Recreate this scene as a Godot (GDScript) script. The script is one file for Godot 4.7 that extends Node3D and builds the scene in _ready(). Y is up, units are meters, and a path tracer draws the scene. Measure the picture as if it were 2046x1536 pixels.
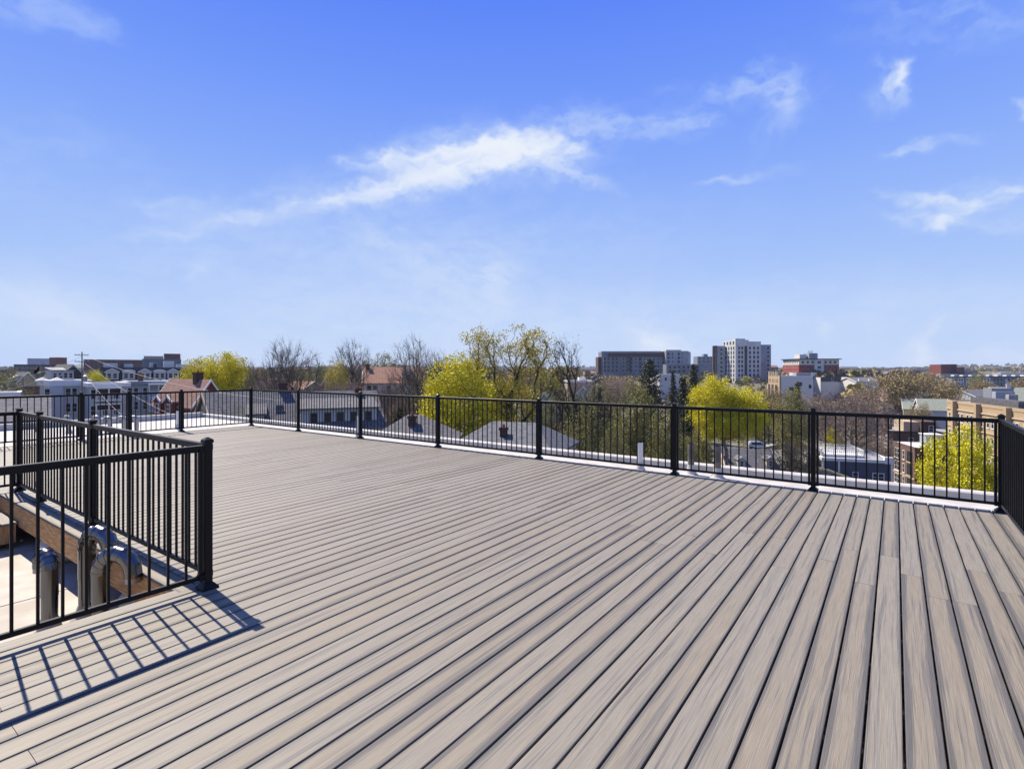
extends Node3D
# A rooftop deck above a leafy neighbourhood. The deck surface is y = 0, boards run along z, the camera stands over the origin.
const F := 1063.0
const CX := 1023.0
const CY := 740.0
const EYE := 1.564
const SUN_TO := Vector3(-0.905, 1.10, -0.106)
var yaw := deg_to_rad(35.81)
var eye := Vector3(0, EYE, 0)
var fwd := Vector3.ZERO
var rgt := Vector3.ZERO
var used := {}
var mats := {}
var cache := {}
var rng := RandomNumberGenerator.new()

# ---------------------------------------------------------------- mesh collector
class MB:
	var v := PackedVector3Array()
	var n := PackedVector3Array()
	var t := PackedVector2Array()
	var c := PackedColorArray()
	var i := PackedInt32Array()
	func quad(a: Vector3, b: Vector3, cc: Vector3, d: Vector3, off := Vector2.ZERO) -> void:
		var k := v.size()
		var nn := (b - a).cross(d - a).normalized()
		v.append_array([a, b, cc, d])
		n.append_array([nn, nn, nn, nn])
		var w := a.distance_to(b)
		var h := a.distance_to(d)
		var sh := (d - a).dot((b - a).normalized())
		t.append_array([off + Vector2(0, h), off + Vector2(w, h), off + Vector2(sh + cc.distance_to(d), 0), off + Vector2(sh, 0)])
		i.append_array([k, k + 2, k + 1, k, k + 3, k + 2])
	func tri(a: Vector3, b: Vector3, cc: Vector3) -> void:
		var k := v.size()
		var nn := (b - a).cross(cc - a).normalized()
		v.append_array([a, b, cc])
		n.append_array([nn, nn, nn])
		var u := (b - a).normalized()
		var w := nn.cross(u)
		t.append_array([Vector2.ZERO, Vector2(a.distance_to(b), 0), Vector2((cc - a).dot(u), -(cc - a).dot(w))])
		i.append_array([k, k + 2, k + 1])
	func box(lo: Vector3, hi: Vector3) -> void:
		var a := Vector3(lo.x, lo.y, hi.z); var b := Vector3(hi.x, lo.y, hi.z); var cc := hi; var d := Vector3(lo.x, hi.y, hi.z)
		var e := lo; var f := Vector3(hi.x, lo.y, lo.z); var g := Vector3(hi.x, hi.y, lo.z); var h := Vector3(lo.x, hi.y, lo.z)
		quad(a, b, cc, d); quad(f, e, h, g); quad(b, f, g, cc); quad(e, a, d, h); quad(d, cc, g, h); quad(e, f, b, a)
	func cbox(cn: Vector3, s: Vector3) -> void:
		box(cn - s / 2, cn + s / 2)
	func bevel(cn: Vector3, s: Vector3, r: float) -> void:   # a box with chamfered edges, 44 triangles
		var h := s / 2
		for ax in 3:
			for sg in [-1.0, 1.0]:
				var u := (ax + 1) % 3; var w := (ax + 2) % 3
				var p := []
				for q in [[-1, -1], [1, -1], [1, 1], [-1, 1]]:
					var x := Vector3.ZERO
					x[ax] = sg * h[ax]; x[u] = q[0] * (h[u] - r); x[w] = q[1] * (h[w] - r)
					p.append(cn + x)
				if sg > 0: quad(p[0], p[1], p[2], p[3])
				else: quad(p[1], p[0], p[3], p[2])
				for s2 in [-1.0, 1.0]:          # the chamfer between this face and the face along u
					var a := Vector3.ZERO; var b := Vector3.ZERO
					a[ax] = sg * h[ax]; a[u] = s2 * (h[u] - r)
					b[ax] = sg * (h[ax] - r); b[u] = s2 * h[u]
					var lo := Vector3.ZERO; lo[w] = -(h[w] - r)
					var hi := Vector3.ZERO; hi[w] = h[w] - r
					if sg * s2 > 0: quad(cn + a + lo, cn + b + lo, cn + b + hi, cn + a + hi)
					else: quad(cn + b + lo, cn + a + lo, cn + a + hi, cn + b + hi)
		for sx in [-1.0, 1.0]:
			for sy in [-1.0, 1.0]:
				for sz in [-1.0, 1.0]:
					var a := cn + Vector3(sx * h.x, sy * (h.y - r), sz * (h.z - r))
					var b := cn + Vector3(sx * (h.x - r), sy * h.y, sz * (h.z - r))
					var d := cn + Vector3(sx * (h.x - r), sy * (h.y - r), sz * h.z)
					if sx * sy * sz > 0: tri(a, b, d)
					else: tri(a, d, b)
	func frustum(y0: float, s0: float, y1: float, s1: float, close := true) -> void:    # square, about the y axis
		var p := [Vector3(-s0, y0, s0), Vector3(s0, y0, s0), Vector3(s0, y0, -s0), Vector3(-s0, y0, -s0)]
		var q := [Vector3(-s1, y1, s1), Vector3(s1, y1, s1), Vector3(s1, y1, -s1), Vector3(-s1, y1, -s1)]
		for k in 4: quad(p[k], p[(k + 1) % 4], q[(k + 1) % 4], q[k])
		if close: quad(q[0], q[1], q[2], q[3])
	func tube(pts: PackedVector3Array, rad: PackedFloat32Array, sides: int, smooth := true, caps := false) -> void:
		var k := v.size()
		var m := pts.size()
		var d0 := (pts[1] - pts[0]).normalized()
		var u := d0.cross(Vector3.RIGHT if absf(d0.x) < 0.8 else Vector3.UP).normalized()
		var run := 0.0
		for j in m:
			var d := (pts[mini(j + 1, m - 1)] - pts[maxi(j - 1, 0)]).normalized()
			u = (u - d * u.dot(d)).normalized()
			var w := d.cross(u)
			if j > 0: run += pts[j].distance_to(pts[j - 1])
			for q in sides + 1:
				var an := TAU * q / sides
				var o := u * cos(an) + w * sin(an)
				v.append(pts[j] + o * rad[j]); n.append(o); t.append(Vector2(TAU * rad[j] * q / sides, run))
		for j in m - 1:
			for q in sides:
				var a := k + j * (sides + 1) + q
				var b := a + sides + 1
				i.append_array([a, b, a + 1, a + 1, b, b + 1])
		if caps:
			for e in [0, m - 1]:
				var d := (pts[1] - pts[0]).normalized() * -1.0 if e == 0 else (pts[m - 1] - pts[m - 2]).normalized()
				var z := v.size()
				for q in sides:
					v.append(v[k + e * (sides + 1) + q]); n.append(d); t.append(Vector2.ZERO)
				for q in range(1, sides - 1):
					if e == 0: i.append_array([z, z + q, z + q + 1])
					else: i.append_array([z, z + q + 1, z + q])
	func lathe(prof: Array, sides: int) -> void:      # prof: Vector2(radius, y) from bottom to top, flat shaded rings
		for j in prof.size() - 1:
			var p: Vector2 = prof[j]; var q: Vector2 = prof[j + 1]
			var k := v.size()
			var nn := Vector2(q.y - p.y, p.x - q.x).normalized()
			for s in sides + 1:
				var an := TAU * s / sides
				var o := Vector3(cos(an), 0, sin(an))
				v.append(o * p.x + Vector3(0, p.y, 0)); v.append(o * q.x + Vector3(0, q.y, 0))
				var no := o * nn.x + Vector3(0, nn.y, 0)
				n.append(no); n.append(no)
				t.append(Vector2(an * p.x, -p.y)); t.append(Vector2(an * p.x, -q.y))
			for s in sides:
				var a := k + s * 2
				i.append_array([a, a + 2, a + 1, a + 1, a + 2, a + 3])
	func moved(x: Transform3D, from: MB) -> void:
		var k := v.size()
		for p in from.v: v.append(x * p)
		for p in from.n: n.append((x.basis * p).normalized())
		t.append_array(from.t)
		for q in from.i: i.append(q + k)
	func add_to(m: ArrayMesh, mat: Material) -> void:
		if v.is_empty(): return
		var a := []
		a.resize(Mesh.ARRAY_MAX)
		a[Mesh.ARRAY_VERTEX] = v; a[Mesh.ARRAY_NORMAL] = n; a[Mesh.ARRAY_TEX_UV] = t; a[Mesh.ARRAY_INDEX] = i
		if c.size() == v.size(): a[Mesh.ARRAY_COLOR] = c
		m.add_surface_from_arrays(Mesh.PRIMITIVE_TRIANGLES, a)
		m.surface_set_material(m.get_surface_count() - 1, mat)
	func mesh(mat: Material) -> ArrayMesh:
		var m := ArrayMesh.new()
		add_to(m, mat)
		return m

# ---------------------------------------------------------------- nodes
func numbered(called: String) -> String:
	used[called] = used.get(called, -1) + 1
	return called if used[called] == 0 else "%s_%03d" % [called, used[called]]

func thing(called: String, label: String, category: String, at_ := Vector3.ZERO, turn := 0.0, group := "") -> Node3D:
	var o := Node3D.new()
	o.name = numbered(called)
	add_child(o)
	o.position = at_; o.rotation.y = turn
	tag(o, label, category, group)
	return o

func tag(o: Node, label: String, category: String, group := "", kind := "") -> void:
	if label: o.set_meta("label", label)
	if category: o.set_meta("category", category)
	if group: o.set_meta("group", group)
	if kind: o.set_meta("kind", kind)

func part(parent: Node, called: String, m: Mesh, at_ := Vector3.ZERO, turn := 0.0) -> MeshInstance3D:
	var o := MeshInstance3D.new()
	o.name = called
	o.mesh = m
	o.position = at_
	o.rotation.y = turn
	parent.add_child(o, true)
	return o

func single(called: String, m: Mesh, label: String, category: String, at_ := Vector3.ZERO, turn := 0.0, group := "") -> MeshInstance3D:
	var o := MeshInstance3D.new()
	o.name = numbered(called)
	o.mesh = m
	add_child(o)
	o.position = at_; o.rotation.y = turn
	tag(o, label, category, group)
	return o

func struct(called: String, m: Mesh, at_ := Vector3.ZERO) -> MeshInstance3D:
	var o := single(called, m, "", "", at_)
	o.set_meta("kind", "structure")
	return o

# ---------------------------------------------------------------- where a point of the photograph lies at a given depth
func at(px: float, py: float, d: float) -> Vector3:
	return eye + (fwd + rgt * (px - CX) / F + Vector3.UP * (CY - py) / F) * d

func flat_at(px: float, d: float, y: float) -> Vector3:
	var p := at(px, CY, d)
	p.y = y
	return p

# ---------------------------------------------------------------- materials
func mat(called: String, col: Color, rough := 0.8, metal := 0.0) -> StandardMaterial3D:
	if mats.has(called): return mats[called]
	var m := StandardMaterial3D.new()
	m.resource_name = called
	m.albedo_color = col
	m.roughness = rough
	m.metallic = metal
	mats[called] = m
	return m

func g255(r: float, g: float, b: float) -> Color:
	return Color(r / 255.0, g / 255.0, b / 255.0)

func noise_tex(a: Color, b: Color, freq: float, sd: int, size := 256, oct := 4, kind := FastNoiseLite.TYPE_SIMPLEX_SMOOTH) -> NoiseTexture2D:
	var f := FastNoiseLite.new()
	f.seed = sd; f.frequency = freq; f.fractal_octaves = oct; f.noise_type = kind
	var t := NoiseTexture2D.new()
	t.width = size; t.height = size; t.seamless = true; t.noise = f
	var g := Gradient.new()
	g.offsets = PackedFloat32Array([0.22, 0.78]); g.colors = PackedColorArray([a, b])
	t.color_ramp = g
	return t

func mottled(called: String, col: Color, spread: float, per_metre: float, rough := 0.85, sd := 3, freq := 0.03) -> StandardMaterial3D:
	if mats.has(called): return mats[called]
	var m := mat(called, Color.WHITE, rough)
	m.albedo_texture = noise_tex(col.darkened(spread), col.lightened(spread * 0.7), freq, sd)
	m.uv1_triplanar = true
	m.uv1_scale = Vector3.ONE * per_metre
	return m

# courses: rows of short pieces (shingles, bricks) or long ones (clapboards), of uneven tone with a darker joint, for walls and roofs seen from afar
func courses(called: String, col: Color, rows: int, cols: int, spread: float, joint: float, metres: Vector2, rough := 0.85, sd := 1) -> StandardMaterial3D:
	if mats.has(called): return mats[called]
	var r := RandomNumberGenerator.new()
	r.seed = sd
	var im := Image.create(256, 256, false, Image.FORMAT_RGB8)
	im.fill(col * (1.0 - joint))
	var rh := 256.0 / rows
	for j in rows:
		var cw := 256.0 / cols
		var sh := r.randf() * cw
		for k in cols + 1:
			var tone := 1.0 + r.randf_range(-spread, spread)
			var cc := Color(col.r * tone, col.g * tone, col.b * tone * (1.0 + r.randf_range(-0.03, 0.03)))
			im.fill_rect(Rect2i(int(k * cw - sh), int(j * rh), int(ceilf(cw)) - (1 if cols > 1 else 0), int(rh) - 1), cc)
	var m := mat(called, Color.WHITE, rough)
	m.albedo_texture = ImageTexture.create_from_image(im)
	m.uv1_scale = Vector3(1.0 / metres.x, 1.0 / metres.y, 1)
	return m

# ---------------------------------------------------------------- sky
func pano(px: float, py: float) -> Vector2:
	var d := (fwd + rgt * (px - CX) / F + Vector3.UP * (CY - py) / F).normalized()
	return Vector2((atan2(d.x, -d.z) / TAU + 1.0) * 4096.0, (0.5 - asin(d.y) / PI) * 2048.0)

func make_sky() -> Image:
	var im := Image.create(4096, 2048, false, Image.FORMAT_RGB8)
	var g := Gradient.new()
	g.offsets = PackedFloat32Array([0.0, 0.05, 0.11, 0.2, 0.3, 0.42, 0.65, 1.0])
	g.colors = PackedColorArray([g255(200, 219, 249), g255(187, 211, 250), g255(169, 198, 250), g255(143, 178, 251), g255(115, 155, 250), g255(86, 129, 248), g255(82, 119, 220), g255(82, 112, 198)])  # the overhead stops, out of view, are greyed so shadows turn less blue
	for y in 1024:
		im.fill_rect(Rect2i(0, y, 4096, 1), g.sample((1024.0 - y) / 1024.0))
	im.fill_rect(Rect2i(0, 1024, 4096, 1024), g255(118, 118, 108))
	var f := FastNoiseLite.new()
	f.noise_type = FastNoiseLite.TYPE_SIMPLEX_SMOOTH
	f.seed = 11; f.frequency = 0.016; f.fractal_octaves = 4; f.fractal_gain = 0.55
	f.domain_warp_enabled = true; f.domain_warp_amplitude = 30.0; f.domain_warp_frequency = 0.011; f.domain_warp_fractal_octaves = 3
	var f2 := FastNoiseLite.new()
	f2.noise_type = FastNoiseLite.TYPE_SIMPLEX_SMOOTH
	f2.seed = 23; f2.frequency = 0.045; f2.fractal_octaves = 4; f2.fractal_gain = 0.6
	f2.domain_warp_enabled = true; f2.domain_warp_amplitude = 14.0; f2.domain_warp_frequency = 0.03
	# cirrus streaks: points (x, y, half width, thickness) in the picture's measure, then how far the fibres break it up
	var st := [
		[[[600, 380, 50, 0.05], [800, 345, 62, 0.25], [980, 315, 66, 0.3], [1140, 305, 56, 0.2], [1260, 330, 40, 0.03]], 0.8],
		[[[190, 482, 9, 0.1], [330, 464, 10, 0.3], [437, 447, 11, 0.5], [544, 427, 13, 0.65], [646, 399, 17, 0.75], [764, 374, 24, 0.85], [850, 352, 32, 0.95], [960, 322, 36, 1.0], [1060, 296, 36, 1.0], [1150, 300, 22, 0.8], [1185, 306, 12, 0.2]], 0.55],
		[[[660, 318, 7, 0.2], [690, 322, 13, 0.6], [770, 320, 22, 0.85], [870, 304, 28, 0.95], [1000, 284, 28, 1.0], [1090, 278, 16, 0.8], [1150, 284, 8, 0.3]], 0.6],
		[[[1080, 312, 30, 0.6], [1150, 345, 24, 0.5], [1200, 368, 16, 0.3], [1260, 392, 10, 0.05]], 0.8],
		[[[1040, 270, 26, 0.35], [1150, 246, 30, 0.4], [1250, 250, 28, 0.38], [1330, 246, 24, 0.36], [1410, 236, 26, 0.34], [1460, 236, 16, 0.05]], 0.9],
		[[[1300, 190, 20, 0.05], [1420, 180, 24, 0.3], [1530, 160, 36, 0.45], [1580, 190, 40, 0.42], [1640, 168, 24, 0.1]], 0.9],
		[[[1570, 170, 30, 0.3], [1560, 230, 40, 0.22], [1520, 300, 40, 0.05]], 0.9],
		[[[1745, 120, 10, 0.1], [1800, 140, 16, 0.75], [1784, 168, 24, 0.65], [1768, 195, 28, 0.45], [1750, 235, 20, 0.05]], 0.85],
		[[[1806, 140, 10, 0.6], [1812, 178, 10, 0.45], [1790, 218, 14, 0.2]], 0.8],
		[[[1745, 318, 8, 0.1], [1800, 305, 10, 0.45], [1865, 286, 12, 0.5], [1985, 266, 8, 0.1]], 0.85],
		[[[1760, 380, 10, 0.25], [1830, 396, 18, 0.6], [1910, 402, 24, 0.65], [1960, 392, 20, 0.7], [2080, 376, 18, 0.6]], 0.85],
		[[[1740, 428, 12, 0.1], [1830, 440, 14, 0.5], [1890, 440, 16, 0.75], [1945, 412, 16, 0.7]], 0.75],
		[[[1880, 448, 8, 0.6], [1940, 450, 9, 0.3], [2060, 440, 26, 0.25]], 0.8],
		[[[1370, 370, 5, 0.05], [1430, 359, 7, 0.42], [1490, 355, 8, 0.3], [1600, 336, 14, 0.08]], 0.7],
		[[[1255, 664, 14, 0.25], [1290, 676, 20, 0.6], [1310, 692, 26, 0.6], [1400, 704, 18, 0.1]], 0.9],
		[[[1180, 690, 26, 0.05], [1290, 694, 30, 0.35], [1380, 706, 22, 0.1]], 0.8],
		[[[1885, 630, 6, 0.1], [1845, 668, 12, 0.5], [1826, 694, 18, 0.55], [1850, 716, 16, 0.5], [1836, 742, 16, 0.5]], 0.7],
		[[[1640, 632, 5, 0.1], [1650, 650, 9, 0.45], [1640, 690, 16, 0.08]], 0.7],
		[[[-120, 560, 60, 0.35], [60, 610, 62, 0.5], [220, 650, 56, 0.45], [380, 700, 46, 0.3], [520, 740, 40, 0.1]], 0.35],
		[[[360, 556, 8, 0.1], [395, 543, 10, 0.5], [440, 526, 9, 0.25], [480, 526, 8, 0.05]], 0.8],
		[[[560, 390, 60, 0.05], [700, 450, 70, 0.22], [860, 540, 64, 0.26], [980, 560, 60, 0.42], [1040, 570, 46, 0.1]], 0.75],
		[[[240, 400, 20, 0.1], [310, 412, 22, 0.35], [420, 420, 26, 0.25], [560, 390, 30, 0.15], [680, 340, 20, 0.1]], 0.8],
		[[[-40, -10, 40, 0.3], [100, 20, 44, 0.32], [200, 50, 30, 0.3], [260, 80, 20, 0.05]], 0.8],
		[[[1700, 40, 40, 0.1], [1900, 26, 56, 0.28], [2080, 10, 50, 0.3]], 0.8],
		[[[-60, 330, 80, 0.12], [150, 320, 80, 0.14], [320, 360, 50, 0.05]], 0.7],
		[[[1690, 736, 22, 0.1], [1790, 728, 24, 0.4], [1900, 725, 24, 0.35], [2080, 716, 30, 0.35]], 0.6],
		[[[420, 742, 40, 0.2], [800, 742, 40, 0.25], [1200, 742, 34, 0.15]], 0.3],
		[[[250, 640, 60, 0.1], [600, 630, 76, 0.3], [900, 640, 80, 0.34], [1250, 640, 76, 0.3], [1650, 620, 70, 0.24], [2080, 600, 60, 0.18]], 0.45],
		[[[100, 500, 70, 0.1], [420, 500, 80, 0.24], [760, 500, 84, 0.26], [1120, 480, 80, 0.2], [1500, 440, 70, 0.05]], 0.5],
		[[[2036, 200, 8, 0.5], [2060, 225, 10, 0.5]], 0.6],
	]
	var list := []
	for s in st:
		var p := []
		for q in s[0]:
			var a := pano(q[0], q[1])
			p.append([a, pano(q[0], q[1] + q[2]).distance_to(a) * 1.25, q[3] * 0.82])
		list.append([p, s[1]])
	var r := RandomNumberGenerator.new()
	r.seed = 77
	for k in 52:                                   # cirrus goes on round the unseen sky, wide veils added to whiten its light
		var x := r.randf_range(4300.0, 6900.0)
		var y := 1024.0 - r.randf_range(60.0, 900.0)
		var w := r.randf_range(8.0, 34.0) if k % 3 else r.randf_range(40.0, 64.0)
		var dx := r.randf_range(60.0, 180.0)
		var dy := r.randf_range(-40.0, 10.0)
		var th := r.randf_range(0.2, 0.8)
		var p := []
		for j in 5:
			p.append([Vector2(x + dx * j / 2.0, y + dy * j / 2.0 + r.randf_range(-12, 12)), w * (1.0 - absf(j - 2.0) * 0.25), th * [0.1, 0.7, 1.0, 0.7, 0.1][j]])
		list.append([p, 0.8])
	for s in list:
		var p: Array = s[0]
		var lo := Vector2(1e9, 1e9); var hi := -lo
		for q in p:
			lo = lo.min(q[0] - Vector2.ONE * (q[1] * 2.1 + 12.0)); hi = hi.max(q[0] + Vector2.ONE * (q[1] * 2.1 + 12.0))
		var al: Vector2 = (p[-1][0] - p[0][0]).normalized()
		var ac := Vector2(-al.y, al.x)
		var cut: float = s[1]
		for y in range(maxi(int(lo.y), 0), mini(int(hi.y), 1023)):
			for x in range(int(lo.x), int(hi.x)):
				var c := Vector2(x, y)
				if c.x > 0.0: c += Vector2(f.get_noise_2d(x * 1.3, y * 2.2), f.get_noise_2d(x * 1.3 + 900.0, y * 2.2)) * 8.0 + Vector2(f2.get_noise_2d(x, y * 1.6), f2.get_noise_2d(x + 700.0, y * 1.6)) * 3.5
				var best := 0.0
				for j in p.size() - 1:
					var a: Vector2 = p[j][0]
					var e: Vector2 = p[j + 1][0] - a
					var tt := clampf((c - a).dot(e) / e.length_squared(), 0.0, 1.0)
					var w: float = lerpf(p[j][1], p[j + 1][1], tt)
					var q := c.distance_squared_to(a + e * tt) / (w * w)
					if q < 4.4: best = maxf(best, lerpf(p[j][2], p[j + 1][2], tt) * (exp(-1.25 * q) - 0.004))
				if best <= 0.008: continue
				var u := c.dot(al); var v2 := c.dot(ac)
				var nn := 0.5 + 0.62 * f.get_noise_2d(u * 0.6, v2 * 1.5) + 0.5 * f2.get_noise_2d(u * 0.5, v2 * 1.6)
				var v: float = lerpf(best, best * smoothstep(0.15, 0.95, nn + best * 0.3) * 1.25, cut)
				if v > 0.004:
					var xx := x % 4096
					im.set_pixel(xx, y, im.get_pixel(xx, y).lerp(g255(240, 245, 253), minf(v, 0.97)))
	return im

# ---------------------------------------------------------------- deck boards: a woodgrain composite with grey streaks
func board_material() -> StandardMaterial3D:
	var w := 1024; var h := 2048
	var im := Image.create(w, h, false, Image.FORMAT_RGB8)
	var hm := Image.create(w, h, false, Image.FORMAT_RGB8)
	var a := FastNoiseLite.new(); a.seed = 5; a.frequency = 1.0; a.fractal_octaves = 3; a.noise_type = FastNoiseLite.TYPE_SIMPLEX_SMOOTH
	var b := FastNoiseLite.new(); b.seed = 9; b.frequency = 1.0; b.fractal_octaves = 2; b.noise_type = FastNoiseLite.TYPE_SIMPLEX_SMOOTH
	var tan_ := Vector3(124, 116, 101); var pale := Vector3(126, 121, 110); var grey := Vector3(79, 78, 77); var dark := Vector3(54, 53, 54)
	for x in w:
		var s := x / 128
		var u := (x % 128 + 0.5) / 128.0
		var across := u * 0.139 + s * 3.7
		var e := minf(u, 1.0 - u)
		var band: float = [0.15, 0.05, 0.19, 0.10, 0.02, 0.17, 0.12, 0.06][s]      # how wide the grey margins of this board are
		var warm: float = [0.15, 0.8, 0.1, 0.4, 0.95, 0.25, 0.55, 0.75][s]
		for y in h:
			var al := 4.9 * (1.0 - absf(2.0 * y / h - 1.0))      # mirrored, so that the pattern closes on itself
			var side := 3.1 if u < 0.5 else 9.4
			var wob := b.get_noise_2d(al * 0.7, s * 7.3) * 0.01
			var n1 := a.get_noise_2d((across + wob) * 30.0, al * 0.5)
			var n2 := a.get_noise_2d((across + wob) * 150.0 + 50.0, al * 1.3)
			var n3 := b.get_noise_2d((across + wob) * 400.0, al * 3.2)
			var ew := band + 0.11 * b.get_noise_2d(al * 0.45 + side, s * 5.1)
			var k := smoothstep(0.07, -0.07, e - ew + n2 * 0.09) * 0.8
			k = maxf(k, smoothstep(0.12, 0.6, n1 + n2 * 0.35) * 0.5)
			var c := tan_.lerp(pale, clampf(warm + n1 * 0.7, 0.0, 1.0)).lerp(grey, k)
			c = c.lerp(dark, smoothstep(0.52, 0.72, n2 + n1 * 0.3) * 0.45)
			c *= 1.0 + n3 * 0.15 + n2 * 0.05
			im.set_pixel(x, y, Color(c.x / 255.0, c.y / 255.0, c.z / 255.0))
			var hv := 0.5 + n3 * 0.4
			hm.set_pixel(x, y, Color(hv, hv, hv))
	hm.bump_map_to_normal_map(2.0)
	var m := mat("composite_board", Color.WHITE, 0.58)
	m.albedo_texture = ImageTexture.create_from_image(im)
	m.normal_enabled = true
	m.normal_scale = 0.5
	m.normal_texture = ImageTexture.create_from_image(hm)
	m.metallic_specular = 0.4
	return m

# a board along z from z0 to z1, its top face at y = 0; u runs across one of eight strips of the texture
func board_mesh(length: float, width: float, m: Material) -> ArrayMesh:
	var b := MB.new()
	var hw := width / 2.0
	var th := 0.024
	var prof := [Vector2(-hw, -th), Vector2(-hw, -0.005), Vector2(-hw + 0.0010, -0.0012), Vector2(-hw + 0.0035, 0), Vector2(hw - 0.0035, 0), Vector2(hw - 0.0010, -0.0012), Vector2(hw, -0.005), Vector2(hw, -th)]
	var s := rng.randi_range(0, 7)
	var v0 := rng.randf() * 9.8
	var flip := rng.randf() < 0.5
	var ends := [[], []]
	for k in prof.size():
		var p: Vector2 = prof[k]; var q: Vector2 = prof[(k + 1) % prof.size()]
		var i0 := b.v.size()
		var nn := Vector3(-(q.y - p.y), q.x - p.x, 0).normalized()
		for z in [-length / 2.0, length / 2.0]:
			for e in [p, q]:
				b.v.append(Vector3(e.x, e.y, z)); b.n.append(nn)
				var uu := clampf((e.x / width) * 0.98 + 0.5, 0.01, 0.99)
				if flip: uu = 1.0 - uu
				b.t.append(Vector2((s + uu) / 8.0, (v0 + z) / 9.8))
		b.i.append_array([i0, i0 + 1, i0 + 2, i0 + 1, i0 + 3, i0 + 2])
	for e in [-1.0, 1.0]:
		var i0 := b.v.size()
		for p in prof:
			b.v.append(Vector3(p.x, p.y, e * length / 2.0)); b.n.append(Vector3(0, 0, e)); b.t.append(Vector2((s + 0.1) / 8.0, 0.3))
		for k in range(1, prof.size() - 1):
			if e > 0: b.i.append_array([i0, i0 + k, i0 + k + 1])
			else: b.i.append_array([i0, i0 + k + 1, i0 + k])
	return b.mesh(m)

func timber() -> StandardMaterial3D:
	if mats.has("timber"): return mats["timber"]
	var m := mat("timber", Color.WHITE, 0.8)
	m.albedo_texture = noise_tex(g255(150, 110, 66), g255(200, 156, 104), 0.02, 21, 512, 5)
	m.uv1_scale = Vector3(0.35, 4.5, 1)
	return m

const DECK_X0 := -14.95
const DECK_X1 := 1.03
const DECK_Z0 := -7.985
const DECK_Z1 := 3.2
const HOLE_X0 := -9.32
const HOLE_X1 := -4.1
const HOLE_Z := -1.66
const ROOF_Y := -0.5

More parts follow.
